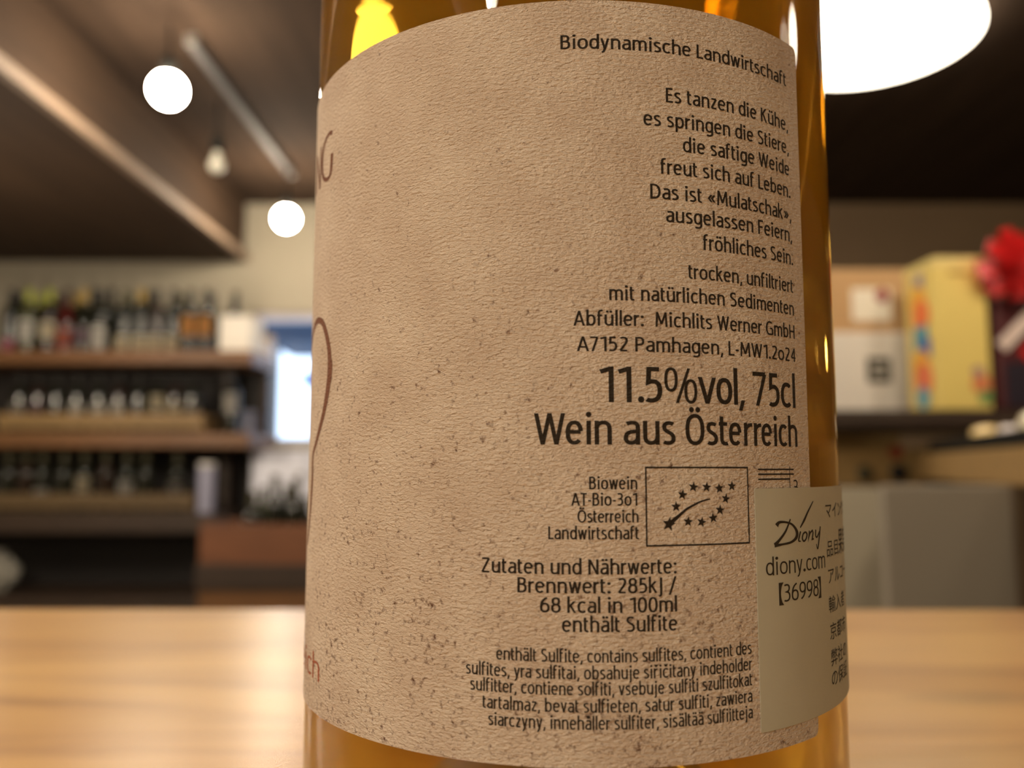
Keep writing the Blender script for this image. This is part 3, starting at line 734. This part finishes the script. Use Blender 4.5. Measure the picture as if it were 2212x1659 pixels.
for txt, u, v, size, kx in (("マインクラング", 36.0, -6.1, 2.15, 1.25), ("品目", 36.1, -10.75, 2.15, 1.25), ("果実酒", 41.3, -10.75, 3.6, .95), ("アルコール分", 36.1, -14.0, 2.15, 1.25),
                      ("輸入者", 36.2, -17.4, 2.15, 1.25), ("京都市", 36.3, -20.6, 2.15, 1.25), ("弊社の", 36.3, -23.7, 2.15, 1.25), ("の保証", 36.2, -26.1, 2.15, 1.25)):
    jp(txt, u, v, size, kx)
q3.build('japanese_text', M_sink, sticker)
#BOTTLE_END

# ------------------------------------------------------------------ bottles of the shop
BM = {}
def bottle_mesh(kind, key, build):
    if (kind, key) not in BM:
        bm = bmesh.new(); build(bm); bmesh.ops.recalc_face_normals(bm, faces=bm.faces)
        me = bpy.data.meshes.new(kind); bm.to_mesh(me); bm.free()
        for p in me.polygons: p.use_smooth = True
        BM[kind, key] = me
    return BM[kind, key]
PB = arc_profile([(.030, 0), (.0365, .004), (.037, .02), (.037, .10), (.037, .17), (.0355, .19), (.028, .212), (.019, .228), (.0150, .245), (.0140, .27)], 4)
PBUR = arc_profile([(.031, 0), (.0385, .004), (.039, .02), (.039, .08), (.039, .13), (.037, .15), (.031, .178), (.022, .205), (.016, .232), (.0145, .27)], 4)
def shop_bottle(x, y, z, glass, lab, cap, label, group, l0=.05, l1=.14, burg=False, h=1.0):
    P = PBUR if burg else PB; r = .039 if burg else .037
    t = thing('shelf_bottle', label, 'bottle', (x, y, z), random.uniform(-.3, .3), group)
    t.scale = (1, 1, h)
    def mk(name, m):
        def f_(me, m=m, name=name):
            o = bpy.data.objects.new(name, me); COL.objects.link(o); o.parent = t
            if not me.materials: me.materials.append(None)
            o.material_slots[0].link = 'OBJECT'; o.material_slots[0].material = m
        return f_
    mk('glass', glass)(bottle_mesh('glass', burg, lambda bm: add_lathe(bm, P + [(.0135, .283)], 32)))
    mk('capsule', cap)(bottle_mesh('capsule', burg, lambda bm: add_lathe(bm, [(.0158, .232 if not burg else .238), (.0155, .262), (.0155, .284), (.0165, .2845), (.0165, .297), (.0155, .3)], 24)))
    if lab is not None:
        def lb(bm):
            n = 18; vs = []
            for k in range(n+1):
                a = -PI/2 - 1.25 + 2.5*k/n
                vs.append([bm.verts.new(((r+.0006)*math.cos(a), (r+.0006)*math.sin(a), zz)) for zz in (l0, l1)])
            for a, b in zip(vs, vs[1:]): bm.faces.new((a[0], b[0], b[1], a[1]))
            bmesh.ops.solidify(bm, geom=bm.faces[:], thickness=.0004)
        mk('label', lab)(bottle_mesh('label', (burg, l0, l1), lb))
    return t
G_dark = mat('dark_green_glass', rgb(24, 26, 18), .08, spec=.6)
G_brown = mat('dark_brown_glass', rgb(34, 22, 14), .08, spec=.6)
G_olive = mat('olive_glass', rgb(58, 60, 30), .08, spec=.6)
G_red = mat('red_wine_glass', rgb(70, 24, 22), .08, spec=.6)
def paint(n, *c): return mat(n, rgb(*c), .55)
L_white, L_cream = paint('white_label', 245, 242, 234), paint('cream_label', 240, 228, 198)
L_pink, L_salmon, L_mauve = paint('pink_label', 206, 130, 150), paint('salmon_label', 198, 108, 84), paint('mauve_label', 140, 116, 128)
L_orange = mat('orange_wrap', rgb(255, 192, 120), .5, noise=.15, nscale=14, stretch=(6, 6, .3)); L_grey = paint('grey_label', 190, 184, 176)
C_black, C_green, C_gold, C_brown = paint('black_capsule', 26, 24, 22), paint('lime_capsule', 150, 156, 60), paint('gold_capsule', 150, 124, 60), paint('brown_capsule', 60, 44, 34)
C_olive = paint('olive_capsule', 70, 66, 44)

# ------------------------------------------------------------------ shelving along the back wall
YS = 3.76                       # front of the shelves
xr = ax(536, YS); xl = -3.45
zP1, zP2, zP3, zP4 = az(757, YS), az(936, YS), az(1110, YS), az(1290, YS)
sh = thing('bottle_shelf', 'long oak shelf unit on the left, three tiers of wine bottles on it', 'shelf unit', (0, 0, 0))
box('shelf_board', xl, xr, YS, YB-.03, az(786, YS), zP1, M_shelf, sh, .004)
box('shelf_board', xl, xr, YS, YB-.03, az(967, YS), zP2, M_shelf, sh, .004)
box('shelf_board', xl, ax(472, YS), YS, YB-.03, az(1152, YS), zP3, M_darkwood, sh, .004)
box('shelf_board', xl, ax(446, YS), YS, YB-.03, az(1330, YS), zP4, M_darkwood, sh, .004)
bm = bmesh.new(); add_box(bm, xl, ax(474, YS), YB-.028, YB-.004, 0, zP2-.03); add_box(bm, xl, xr-.01, YB-.028, YB-.004, zP2-.03, az(782, YS))
from_bm('back_panel', bm, mat('dark_back_panel', rgb(34, 29, 27), .7), sh)
for px in (438, 0):
    xx = ax(px, YS) if px else xl + .02
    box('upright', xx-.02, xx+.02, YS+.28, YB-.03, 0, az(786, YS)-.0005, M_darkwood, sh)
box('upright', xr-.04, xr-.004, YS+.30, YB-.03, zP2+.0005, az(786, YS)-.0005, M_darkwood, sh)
TOP = 'bottles on the top shelf'; MID = 'bottles on the middle shelf'; LOW = 'bottles on the lower shelf'
yf, yb_ = YS + .09, YS + .22
front = [(4, G_dark, L_pink, C_black, 'black bottle with a pink foot label at the left end of the top shelf', .005, .06),
 (42, G_olive, L_white, C_green, 'bottle with a bright white label, second from left in the top front row', .05, .15),
 (88, G_brown, L_cream, C_green, 'bottle with a lime capsule and cream label, left of the salmon label one', .06, .14),
 (126, G_red, L_salmon, C_brown, 'bottle with a round salmon red label on the top shelf', .03, .10),
 (163, G_dark, L_mauve, C_gold, 'bottle with a mauve label, right of the salmon label one', .05, .11),
 (201, G_dark, L_white, C_black, 'dark bottle with a tall white label, right of the mauve label one', .01, .12),
 (254, G_dark, L_cream, C_olive, 'leftmost of the four bottles with low cream labels on the top shelf', .005, .075),
 (290, G_dark, L_cream, C_gold, 'second of the four low cream label bottles, counted from the left', .005, .075),
 (326, G_brown, L_cream, C_black, 'third of the four low cream label bottles, counted from the left', .005, .075),
 (361, G_dark, L_cream, C_black, 'low cream label bottle standing directly left of the orange wrapped ones', .005, .075),
 (398, G_dark, L_orange, C_black, 'left one of the two bottles in orange striped wraps on the top shelf', .075, .17),
 (434, G_dark, L_orange, C_black, 'right one of the two bottles in orange striped wraps on the top shelf', .075, .17)]
for px, gl, lb, cp, txt, l0, l1 in front:
    shop_bottle(ax(px, yf), yf, zP1+.0003, gl, lb, cp, txt, TOP, l0, l1, burg=px in (126, 163))
back = [(20, C_black, 'dark bottle in the back row behind the pink label one'), (66, C_green, 'back row bottle with a lime capsule, behind the bright white label'), (108, C_brown, 'back row bottle behind and left of the salmon label one'),
        (146, C_gold, 'back row bottle with a gold capsule behind the salmon label one'), (188, C_black, 'left one of two tall dark bottles behind the tall white label'), (224, C_black, 'right one of two tall dark bottles behind the tall white label'),
        (266, C_olive, 'back row bottle with an olive capsule above the low cream labels'), (305, C_black, 'tall dark back row bottle above the middle of the low cream labels'), (378, C_olive, 'dark back row bottle behind the left orange wrap'),
        (444, C_black, 'dark back row bottle behind the right orange wrap'), (496, C_black, 'black bottle standing behind the white box at the shelf end')]
for px, cp, txt in back:
    yy = YS + .19
    if px == 496: yy = YS + .26
    shop_bottle(ax(px, yy), yy, zP1+.0003, G_dark, None, cp, txt, TOP, h=1.08 if px in (188, 224, 305, 496) else 1.0)
# boxes at the end of the top shelf
bx = thing('white_box', 'white carton at the right end of the top shelf in front of a black bottle', 'box', (0, 0, 0))
x0, x1 = ax(464, YS+.02), xr - .012
box('carton', x0, x1, YS+.015, YS+.21, zP1+.0003, az(690, YS), M_white, bx, .002)
box('lid', x0-.003, x1+.003, YS+.012, YS+.213, az(690, YS)+.0003, az(681, YS), M_white, bx, .002)
bx2 = thing('grey_box', 'pale grey carton behind the white one at the shelf end near the window', 'box', (0, 0, 0))
box('carton', xr-.17, xr-.012, YS+.24+.09, YB-.035, zP1+.0003, az(712, YS), mat('lavender_card', rgb(205, 198, 200), .6), bx2, .002)
box('lid', xr-.173, xr-.009, YS+.325, YB-.0345, az(712, YS)+.0003, az(700, YS), mat('ochre_card', rgb(190, 160, 110), .6), bx2, .002)
# middle shelf: bottles in a shallow wooden tray
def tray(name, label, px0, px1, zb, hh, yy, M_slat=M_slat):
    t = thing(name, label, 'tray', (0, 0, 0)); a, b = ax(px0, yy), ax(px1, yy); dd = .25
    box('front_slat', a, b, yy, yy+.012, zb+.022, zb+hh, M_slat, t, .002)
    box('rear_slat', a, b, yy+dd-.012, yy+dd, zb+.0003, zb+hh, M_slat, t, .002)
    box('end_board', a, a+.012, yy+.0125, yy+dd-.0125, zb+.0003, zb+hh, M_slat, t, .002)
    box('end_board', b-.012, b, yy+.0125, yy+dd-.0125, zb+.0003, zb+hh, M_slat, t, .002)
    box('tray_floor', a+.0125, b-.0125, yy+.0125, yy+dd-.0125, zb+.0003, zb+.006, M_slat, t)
    return t
tray('wooden_tray', 'pale wooden bottle tray on the middle shelf', -14, 434, zP2, az(893, YS)-zP2, YS+.02)
midr = [(34, L_grey, G_dark, 'dim bottle at the left end of the middle shelf tray'), (74, L_mauve, G_brown, 'mauve label bottle, second from left in the middle shelf tray'), (114, None, G_dark, 'unlabelled dark bottle in the middle tray, right of the mauve label'),
        (160, L_white, G_dark, 'leftmost of three close white label bottles in the middle shelf tray'), (208, L_white, G_dark, 'middle of three close white label bottles in the middle shelf tray'), (252, L_white, G_brown, 'rightmost of three close white label bottles in the middle tray'),
        (294, None, G_dark, 'unlabelled dark bottle in the middle tray, left of the high white label'), (336, L_cream, G_dark, 'bottle with the highest label in the middle shelf tray'), (374, L_cream, G_brown, 'cream label bottle, second from the right end of the middle tray'), (412, L_grey, G_dark, 'grey label bottle at the right end of the middle shelf tray')]
for px, lb, gl, txt in midr:
    yy = YS + .09
    shop_bottle(ax(px, yy), yy, zP2+.0066, gl, lb, C_black, txt, MID, .085 if px != 336 else .11, .145 if px != 336 else .185, h=.92)
shop_bottle(ax(497, YS+.12), YS+.12, zP2+.0003, G_dark, L_white, C_black, 'bottle with a large bright white label alone at the right end of the middle shelf', MID, .10, .19)
t = tag(box('lavender_carton', ax(462, YS+.05), ax(515, YS+.05), YS+.21, YS+.33, zP2+.0003, az(880, YS), mat('lavender_dim_card', rgb(140, 142, 160), .6), None, .002), 'low lavender grey carton beneath the lone white label bottle', 'box')
# lower shelf
tray('wooden_tray', 'wooden bottle tray on the lower shelf, shade put into its colour', -40, 420, zP3, az(1067, YS)-zP3, YS+.02, mat('shaded_crate_wood', rgb(96, 76, 46), .65, noise=.25, nscale=7, stretch=(1, 6, 6)))  # crate wood darkened in colour for the weaker light on this tier
lowr = [(20, None, G_dark, 'dark bottle at the left end of the lower shelf tray'), (58, None, G_brown, 'unlabelled bottle left of the pale label on the lower shelf'), (94, L_white, G_dark, 'pale low label bottle near the left of the lower shelf tray'), (140, None, G_dark, 'dark unlabelled bottle left of the tall pale label on the lower shelf'), (184, L_cream, G_dark, 'bottle with the tallest pale label on the lower shelf'),
        (230, None, G_brown, 'dark bottle right of the tallest pale label on the lower shelf'), (276, L_white, G_dark, 'bottle with a round white label in the lower shelf tray'), (316, None, G_dark, 'dark bottle right of the round white label on the lower shelf'), (384, L_grey, G_dark, 'grey label bottle at the right end of the lower shelf tray')]
for px, lb, gl, txt in lowr:
    yy = YS + .09
    l0, l1 = {94: (.03, .11), 184: (.06, .17), 276: (.09, .15)}.get(px, (.09, .14))
    shop_bottle(ax(px, yy), yy, zP3+.0066, gl, lb, C_olive, txt, LOW, l0, l1, h=.92)
# lavender tube and brown carton right of the lower shelf
Yg = YS+.045
lt = thing('gift_tube', 'tall lavender white tube standing at the right end of the lower shelf', 'gift tube', (ax(448, Yg), Yg, zP3+.0003))
hT = az(1000, Yg) - zP3
lathe('tube', [(.036, 0), (.037, .003), (.037, hT-.02), (.036, hT-.0195)], mat('lavender_paper', rgb(160, 160, 182), .5), lt, 32)
lathe('lid', [(.038, hT-.019), (.038, hT-.002), (.036, hT)], M_white, lt, 32)
# bottom of the unit: pale bag in the dark
wb_ = thing('paper_bag', 'crumpled pale bag in the dark bottom tier at the far left', 'bag', (ax(6, YS+.1), YS+.12, zP4))
bm = bmesh.new(); bmesh.ops.create_icosphere(bm, subdivisions=4, radius=1)
from mathutils import noise as mnoise
for v in bm.verts:
    k = 1 + .22*mnoise.noise(v.co*2.2) + .08*mnoise.noise(v.co*6)
    v.co = Vector((v.co.x*.085*k, v.co.y*.07*k, (v.co.z*.085*k + .08)))
    v.co.z = max(v.co.z, .0005)
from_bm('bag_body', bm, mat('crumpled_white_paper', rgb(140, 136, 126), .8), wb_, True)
bm = bmesh.new(); add_lathe(bm, [(.012, .145), (.016, .165), (.030, .19), (.027, .191)], 20)
from_bm('tied_neck', bm, MATS['crumpled_white_paper'], wb_, True)

# ------------------------------------------------------------------ white cabinet under the window and the crates before it
cb = thing('white_cabinet', 'pale grey white cabinet below the bright window', 'cabinet', (0, 0, 0))
Yc = 4.0
M_cab = mat('cool_white_paint', rgb(232, 234, 248), .6)
c0, c1 = ax(544, Yc), ax(790, Yc)
box('cabinet_body', c0, c1, Yc, YB-.005, 0.02, az(973, Yc)-.02, M_cab, cb, .003)
box('cabinet_top', c0-.01, c1+.01, Yc-.015, YB-.005, az(973, Yc)-.0195, az(973, Yc), M_cab, cb, .003)
for k in range(2):
    a = c0 + (c1-c0)*(k/2) + .004; b = c0 + (c1-c0)*((k+1)/2) - .004
    dr = box('door', a, b, Yc-.014, Yc-.0005, .06, az(973, Yc)-.03, M_cab, cb, .002)
    kx = b-.03 if k == 0 else a+.03
    lathe('knob', [(.006, 0), (.006, .012), (.013, .016), (.012, .026), (.004, .029)], M_metal, dr, 16)
    dr.children[0].location = (kx, Yc-.0145, 1.02); dr.children[0].rotation_euler = (PI/2, 0, 0)
Yk = 3.25
k0, k1 = ax(437, Yk), ax(800, Yk)
zk0, zk1, zk2, zk3 = az(1220, Yk), az(1133, Yk), az(1420, Yk), az(1268, Yk)
def crate(name, label, a, b, y0, y1, z0, z1, m, slots=True):
    t = thing(name, label, 'crate', (0, 0, 0)); th_ = .014
    box('front_board', a, b, y0, y0+th_, z0, z1, m, t, .003); box('rear_board', a, b, y1-th_, y1, z0, z1, m, t, .003)
    box('end_board', a, a+th_, y0+th_+.0004, y1-th_-.0004, z0, z1, m, t, .003); box('end_board', b-th_, b, y0+th_+.0004, y1-th_-.0004, z0, z1, m, t, .003)
    box('crate_floor', a+th_+.0004, b-th_-.0004, y0+th_+.0004, y1-th_-.0004, z0, z0+.012, m, t)
    return t
crate('wine_crate', 'reddish brown wooden crate of dark bottles left of the big bottle', k0, k1, Yk, Yk+.30, zk0, zk1, M_redwood)
ds = thing('display_bench', 'low brown wooden bench under the reddish crate', 'bench', (0, 0, 0))
box('bench_top', k0-.01, k1+.02, Yk-.01, Yk+.33, zk0-.095, zk0-.0004, M_darkwood, ds, .004)
box('front_panel', k0, k1, Yk+.005, Yk+.025, zk2-.2, zk0-.0955, M_shelf, ds, .003)
for qx in (k0+.03, k1-.03):
    for qy in (Yk+.06, Yk+.29):
        box('leg', qx-.025, qx+.025, qy-.025, qy+.025, 0, zk0-.0955, M_darkwood, ds)
kb = [(548, L_grey, 'small dark bottle at the left end of the reddish crate', .88), (570, paint('green_label', 130, 158, 104), 'bottle with a pale green label in the reddish crate', .94), (596, None, 'tallest dark necked bottle in the middle of the reddish crate', 1.10),
      (622, L_white, 'bottle with a white label in the reddish crate', .95), (640, None, 'dark necked bottle right of the white label one in the reddish crate', 1.05), (662, L_grey, 'bottle in the reddish crate next to the edge of the big bottle', .8)]
for i, (px, lb, txt, hh) in enumerate(kb):
    yy = Yk + (.08 if i % 2 == 0 else .20)
    shop_bottle(ax(px, yy), yy, zk0+.0125, G_dark if i != 1 else G_olive, lb, C_olive, txt, 'bottles in the reddish crate', .135, .19, h=hh)

# ------------------------------------------------------------------ right side of the shop
# cartons on a dark shelf
Yr = 2.51
sx0, sx1 = ax(1700, Yr), ax(1988, Yr); sx2 = ax(2380, Yr)
zs = az(884, 2.235)
hs = thing('side_shelf', 'dark wooden shelf carrying the white carton, right of the bottle', 'shelf', (0, 0, 0))
box('shelf_board', sx0-.02, sx2, 2.235, Yr+.33, zs-.045, zs-.0004, M_darkwood, hs, .003)
for qx in (sx0, sx2-.03):
    box('upright', qx-.02, qx+.02, Yr+.26, Yr+.30, 0, zs-.0455, M_darkwood, hs)
wbx = thing('white_carton', 'white cardboard box with a dark square mark, right of the bottle', 'box', (0, 0, 0))
zt = az(717, Yr)
wbd = box('carton_body', sx0, sx1, Yr, Yr+.28, zs, zt, M_white, wbx, .003)
bm = bmesh.new()
mx0, mx1, mz0, mz1 = ax(1882, Yr), ax(1934, Yr), az(826, Yr), az(772, Yr)
W_ = mx1-mx0; H_ = mz1-mz0; fr_ = W_*.27
add_box(bm, mx0, mx1, Yr-.001, Yr-.0002, mz1-fr_, mz1); add_box(bm, mx0, mx1, Yr-.001, Yr-.0002, mz0, mz0+fr_)
add_box(bm, mx0, mx0+fr_, Yr-.001, Yr-.0002, mz0+fr_, mz1-fr_); add_box(bm, mx1-fr_, mx1, Yr-.001, Yr-.0002, mz0+fr_, mz1-fr_)
add_box(bm, mx0+fr_, mx1-fr_, Yr-.001, Yr-.0002, mz0+H_*.42, mz0+H_*.58)
from_bm('dark_square_mark', bm, mat('dark_green_black_ink', rgb(44, 44, 36), .6), wbd)
cdb = thing('cardboard_box', 'brown cardboard box on top of the white carton', 'box', (0, 0, 0))
zc1 = az(580, Yr)
cbb = box('carton_body', sx0+.005, ax(1980, Yr), Yr+.006, Yr+.27, zt+.0004, zc1, M_card, cdb, .003)
box('packing_tape', sx0+.004, ax(1981, Yr), Yr+.11, Yr+.16, zc1+.0002, zc1+.0008, mat('tape', rgb(200, 170, 120), .3), cbb)
lbx0, lbx1 = ax(1856, Yr), ax(1942, Yr)
lz0, lz1 = az(692, Yr), az(622, Yr)
lab_ = box('paper_tag', lbx0, lbx1, Yr+.0046, Yr+.0056, lz0, lz1, mat('paper_tag_white', rgb(232, 224, 206), .7), cbb)
bm = bmesh.new(); add_lathe(bm, [(.021, 0), (.021, .0006)], 28)
dot = from_bm('red_dot', bm, mat('crimson_print', rgb(140, 16, 36), .5), lab_, True)
dot.location = (ax(1923, Yr), Yr+.0045, az(637, Yr)); dot.rotation_euler = (PI/2, 0, 0)

# yellow gift box with picture cards on its side
Yy = 2.245
yb = thing('yellow_gift_bag', 'tall yellow gift bag with coloured picture spots beside the white carton', 'gift bag', (ax(2038, Yy), Yy, zs), 0)
sc_ = Yy/FPX
Wb, Hb, Db = 114*sc_, 336*sc_, .17
M_yel = mat('yellow_paper', rgb(232, 208, 118), .6, noise=.04, nscale=8)
bm = bmesh.new()
add_box(bm, 0, Wb, 0, Db, .0004, Hb, .004)
body = from_bm('bag_body', bm, M_yel, yb)
box('folded_rim', -.001, Wb+.001, -.001, Db+.001, Hb-.025, Hb+.002, mat('pale_yellow_paper', rgb(226, 206, 132), .6), yb, .002)
box('handle_slot', Wb*.28, Wb*.68, -.0016, -.0003, Hb-.048, Hb-.036, mat('slot_brown', rgb(170, 142, 70), .6), yb, .0004)
n_spot = 0
def spot(name, face, a, z, r, c, sq=False):
    global n_spot
    n_spot += 1
    bm = bmesh.new()
    n = 4 if sq else 26
    add_lathe(bm, [(r, 0), (r, .0006 + .0004*n_spot)], n)
    o = from_bm(name, bm, paint(name + '_ink_%d_%d_%d' % c, *c), yb)
    if face == 'side':
        o.location = (-.0002, a, z); o.rotation_euler = (0, -PI/2, 0)
    else:
        o.location = (a, -.0002, z); o.rotation_euler = (PI/2, 0, 0)
    if sq: o.rotation_euler.rotate_axis('Z', PI/4)
for a_, z_, r_, c_, sq_ in ((.085, .87, .036, (150, 140, 156), True), (.095, .745, .046, (240, 180, 60), False), (.080, .65, .046, (240, 124, 62), False),
        (.085, .49, .052, (70, 156, 178), True), (.060, .425, .036, (66, 92, 176), True), (.090, .315, .046, (238, 174, 56), False), (.080, .215, .048, (234, 124, 80), False), (.085, .095, .032, (80, 164, 190), False)):
    spot('picture_spot', 'side', a_, Hb*z_, r_, c_, sq_)
spot('picture_spot', 'front', Wb*.80, Hb*.17, .026, (214, 132, 84)); spot('picture_spot', 'front', Wb*.74, Hb*.25, .015, (160, 130, 130)); spot('picture_spot', 'front', Wb*.86, Hb*.085, .017, (96, 150, 88))

# counter whose left side runs away from the viewer
ang = math.atan2(1.0, .287)              # direction of its left edge
cx0, cy0 = 1.0, 1.80
ct = thing('side_counter', 'tan topped counter with a black tray on it at the right edge', 'counter', (cx0, cy0, 0), ang - PI/2)
ztop = az(938, 1.80) - .032
zlow = az(1042, 1.80)
box('counter_top', 0, .75, -.75, .62, zlow, ztop, M_tancrate, ct, .004)
box('leg', .015, .065, .52, .57, 0, zlow-.0005, M_darkwood, ct)
for q in (-.68, .50):
    box('leg', .66, .71, q, q+.05, 0, zlow-.0005, M_darkwood, ct)
box('leg', .015, .065, -.68, -.63, 0, zlow-.0005, M_black, ct)
tr = thing('black_tray', 'black tray of wrapped packets on the tan counter', 'tray', (cx0, cy0, ztop+.0004), ang - PI/2)
box('tray_floor', .006, .36, -.56, .46, 0, .004, M_black, tr)
bm = bmesh.new()
add_box(bm, 0, .0055, -.57, .47, 0, .030, .001); add_box(bm, .3605, .366, -.57, .47, 0, .030, .001)
add_box(bm, .006, .36, -.57, -.5605, 0, .030, .001); add_box(bm, .006, .36, .4605, .47, 0, .030, .001)
from_bm('tray_rim', bm, M_black, tr)
def packet(k, a, b, c, m, txt, rz, L=.11, W=.05, H=.034):
    loc = Vector((cx0, cy0, ztop+.0046)) + Matrix.Rotation(ang-PI/2, 3, 'Z') @ Vector((a, b, 0))
    t = thing('wrapped_packet', txt, 'packet', loc, ang - PI/2 + rz, 'packets in the black tray')
    t.rotation_euler = (0, 0, ang - PI/2 + rz)
    bm = bmesh.new(); bmesh.ops.create_uvsphere(bm, u_segments=28, v_segments=16, radius=1)
    for v in bm.verts:
        x, y, z = v.co
        x = math.copysign(abs(x)**.55, x); y = math.copysign(abs(y)**.6, y)
        kk = 1 + .06*mnoise.noise(Vector((x*3+k, y*3, z*3)))
        v.co = Vector((x*L/2*kk, y*W/2*kk, H/2 + z*H/2*kk + .004))
    from_bm('packet_body', bm, m, t, True)
    for s_ in (-1, 1):
        bm = bmesh.new(); vs = []
        for q in range(9):
            yy = (q/8-.5)*W*.9; zz = H*.5 + (.006 if q % 2 else -.006)
            vs.append((bm.verts.new((s_*L*.47, yy*.6, zz)), bm.verts.new((s_*L*.62, yy, zz))))
        for p_, n_ in zip(vs, vs[1:]): bm.faces.new((p_[0], n_[0], n_[1], p_[1]))
        bmesh.ops.solidify(bm, geom=bm.faces[:], thickness=.0008)
        from_bm('twisted_end', bm, m, t)
wr = lambda n, *c: mat(n, rgb(*c), .22, spec=.7, coat=.5)
packet(1, .09, .40, 0, wr('rust_wrap', 150, 70, 44), 'rust red packet at the far left end of the black tray', 1.3, .09, .05, .03)
packet(2, .09, .24, 0, wr('yellow_clear_wrap', 236, 206, 140), 'pale yellow packet below the yellow gift bag', 1.2, .13, .075, .052)
packet(3, .09, .06, 0, wr('lavender_clear_wrap', 206, 196, 196), 'pale lavender packet in the middle of the black tray', 1.45, .12, .07, .046)
packet(4, .085, -.17, 0, wr('ivory_clear_wrap', 240, 232, 206), 'ivory packet at the right edge of the picture in the black tray', 1.2, .16, .085, .062)

# red bow and maroon wrapped parcel with a white ribbon
Yp = 2.245
pc = thing('wrapped_parcel', 'dark maroon parcel with a red bow and white ribbon at the right edge', 'parcel', (ax(2252, Yp), Yp, zs), 0)
M_mar = mat('maroon_paper', rgb(74, 22, 26), .5); M_red2 = mat('red_satin', rgb(196, 26, 26), .4); M_wr = mat('white_ribbon', rgb(224, 206, 196), .5)
hp = az(640, Yp) - zs
bm = bmesh.new(); add_box(bm, -.105, .10, 0, .15, .0004, hp, .012)
pb = from_bm('parcel_body', bm, M_mar, pc)
box('dark_label', -.085, -.02, -.0012, -.0002, .01, hp*.42, mat('dark_blue_black_paper', rgb(34, 26, 40), .5), pc)
bm = bmesh.new()
add_box(bm, -.11, .11, -.003, -.0004, -.018, .018)
bmesh.ops.rotate(bm, verts=bm.verts, cent=(0, 0, 0), matrix=Matrix.Rotation(-.78, 3, 'Y'))
bmesh.ops.translate(bm, verts=bm.verts, vec=(-.015, 0, hp*.80))
from_bm('white_ribbon', bm, M_wr, pc)
bm = bmesh.new()
add_box(bm, -.075, .075, -.0025, -.0005, -.025, .025)
bmesh.ops.rotate(bm, verts=bm.verts, cent=(0, 0, 0), matrix=Matrix.Rotation(-.78, 3, 'Y'))
bmesh.ops.translate(bm, verts=bm.verts, vec=(.025, 0, hp*.62))
from_bm('red_band', bm, M_red2, pc)
bm = bmesh.new()
for k in range(17):
    a = 2*PI*k/17; tilt = .35 + .45*(k % 3)
    c = Vector((-.072, -.048, hp+.080)); dr = Vector((math.cos(a), .25*math.sin(a*2), math.sin(a)*.9)).normalized()
    L0 = .098 if k % 2 else .07
    side = dr.cross(Vector((0, 1, 0))).normalized()
    prev = None
    for q in range(13):
        t_ = q/12; rad = math.sin(PI*t_)
        p = c + dr*(L0*rad) + Vector((0, -1, 0))*(.022*math.cos(PI*t_)) + side*.004*math.sin(2*PI*t_)
        wv_ = Vector((0, -.3, 0)) + side
        wv_.normalize()
        cur = (bm.verts.new(p - wv_*.024), bm.verts.new(p + wv_*.024))
        if prev: bm.faces.new((prev[0], prev[1], cur[1], cur[0]))
        prev = cur
bmesh.ops.solidify(bm, geom=bm.faces[:], thickness=.0008)
from_bm('red_bow', bm, M_red2, pc, True)

# wooden rail with dark knobs, panels and crate below the dark shelf
Yn = 2.45
rl = thing('peg_rail', 'tan wooden rail with dark round knobs below the dark shelf', 'rail', (0, 0, 0))
box('rail_board', ax(1760, Yn), ax(2012, Yn)+.02, Yn, Yn+.03, az(1048, Yn), az(968, Yn), M_tancrate, rl, .003)
for px, py, r, m in ((1868, 1022, .023, C_olive), (1942, 1020, .026, C_black), (2008, 1022, .026, C_black)):
    k = lathe('knob', arc_profile([(.006, 0), (.006, .006), (r*.8, .010), (r, .018), (r*.85, .027), (r*.2, .031)], 3), m, rl, 24)
    k.location = (ax(px, Yn-.02), Yn-.0002, az(py, Yn-.02)); k.rotation_euler = (PI/2, 0, 0)
for qx in (ax(1765, Yn)+.02, ax(2008, Yn)):
    box('post', qx-.018, qx+.018, Yn+.0305, Yn+.06, 0, az(968, Yn), M_tancrate, rl)
tag(box('grey_board', ax(1908, 1.47), ax(2184, 1.47), 1.47, 1.495, 0, az(1048, 1.47), mat('dark_grey_board', rgb(150, 140, 124), .6, noise=.03, nscale=3), None, .003), 'wide dark grey board standing before the tan counter at the right', 'board')
pn = tag(box('grey_board', ax(1770, 2.35), ax(1898, 2.35), 2.35, 2.38, 0, az(1052, 2.35), mat('pale_grey_board', rgb(176, 166, 144), .7, noise=.03, nscale=3), None, .003), 'narrow pale grey board standing beside the bottle edge, left of the dark grey one', 'board')
cr = crate('wooden_crate', 'yellowish tan wooden crate behind the knobbed rail, under the dark shelf', ax(1740, 2.75), ax(1985, 2.75), 2.87, 3.12, az(1000, 2.87), az(930, 2.87), M_tancrate)
cst = thing('crate_stand', 'dark wooden stand under the yellowish tan crate', 'stand', (0, 0, 0))
box('stand_top', ax(1730, 2.75), ax(2000, 2.75), 2.85, 3.14, az(1000, 2.87)-.03, az(1000, 2.87)-.0004, M_darkwood, cst, .003)
for qx in (ax(1735, 2.75)+.03, ax(1995, 2.75)-.03):
    box('leg', qx-.02, qx+.02, 2.96, 3.00, 0, az(1000, 2.87)-.0305, M_darkwood, cst)
rt = tag(lathe('red_tag', [(.020, 0), (.020, .004)], mat('dull_red_card', rgb(150, 60, 34), .6), None, 24), 'small round red tag on the rail above the middle knob', 'tag')
rt.location = (ax(1936, Yn), Yn-.0005, az(976, Yn)); rt.rotation_euler = (PI/2, 0, 0)
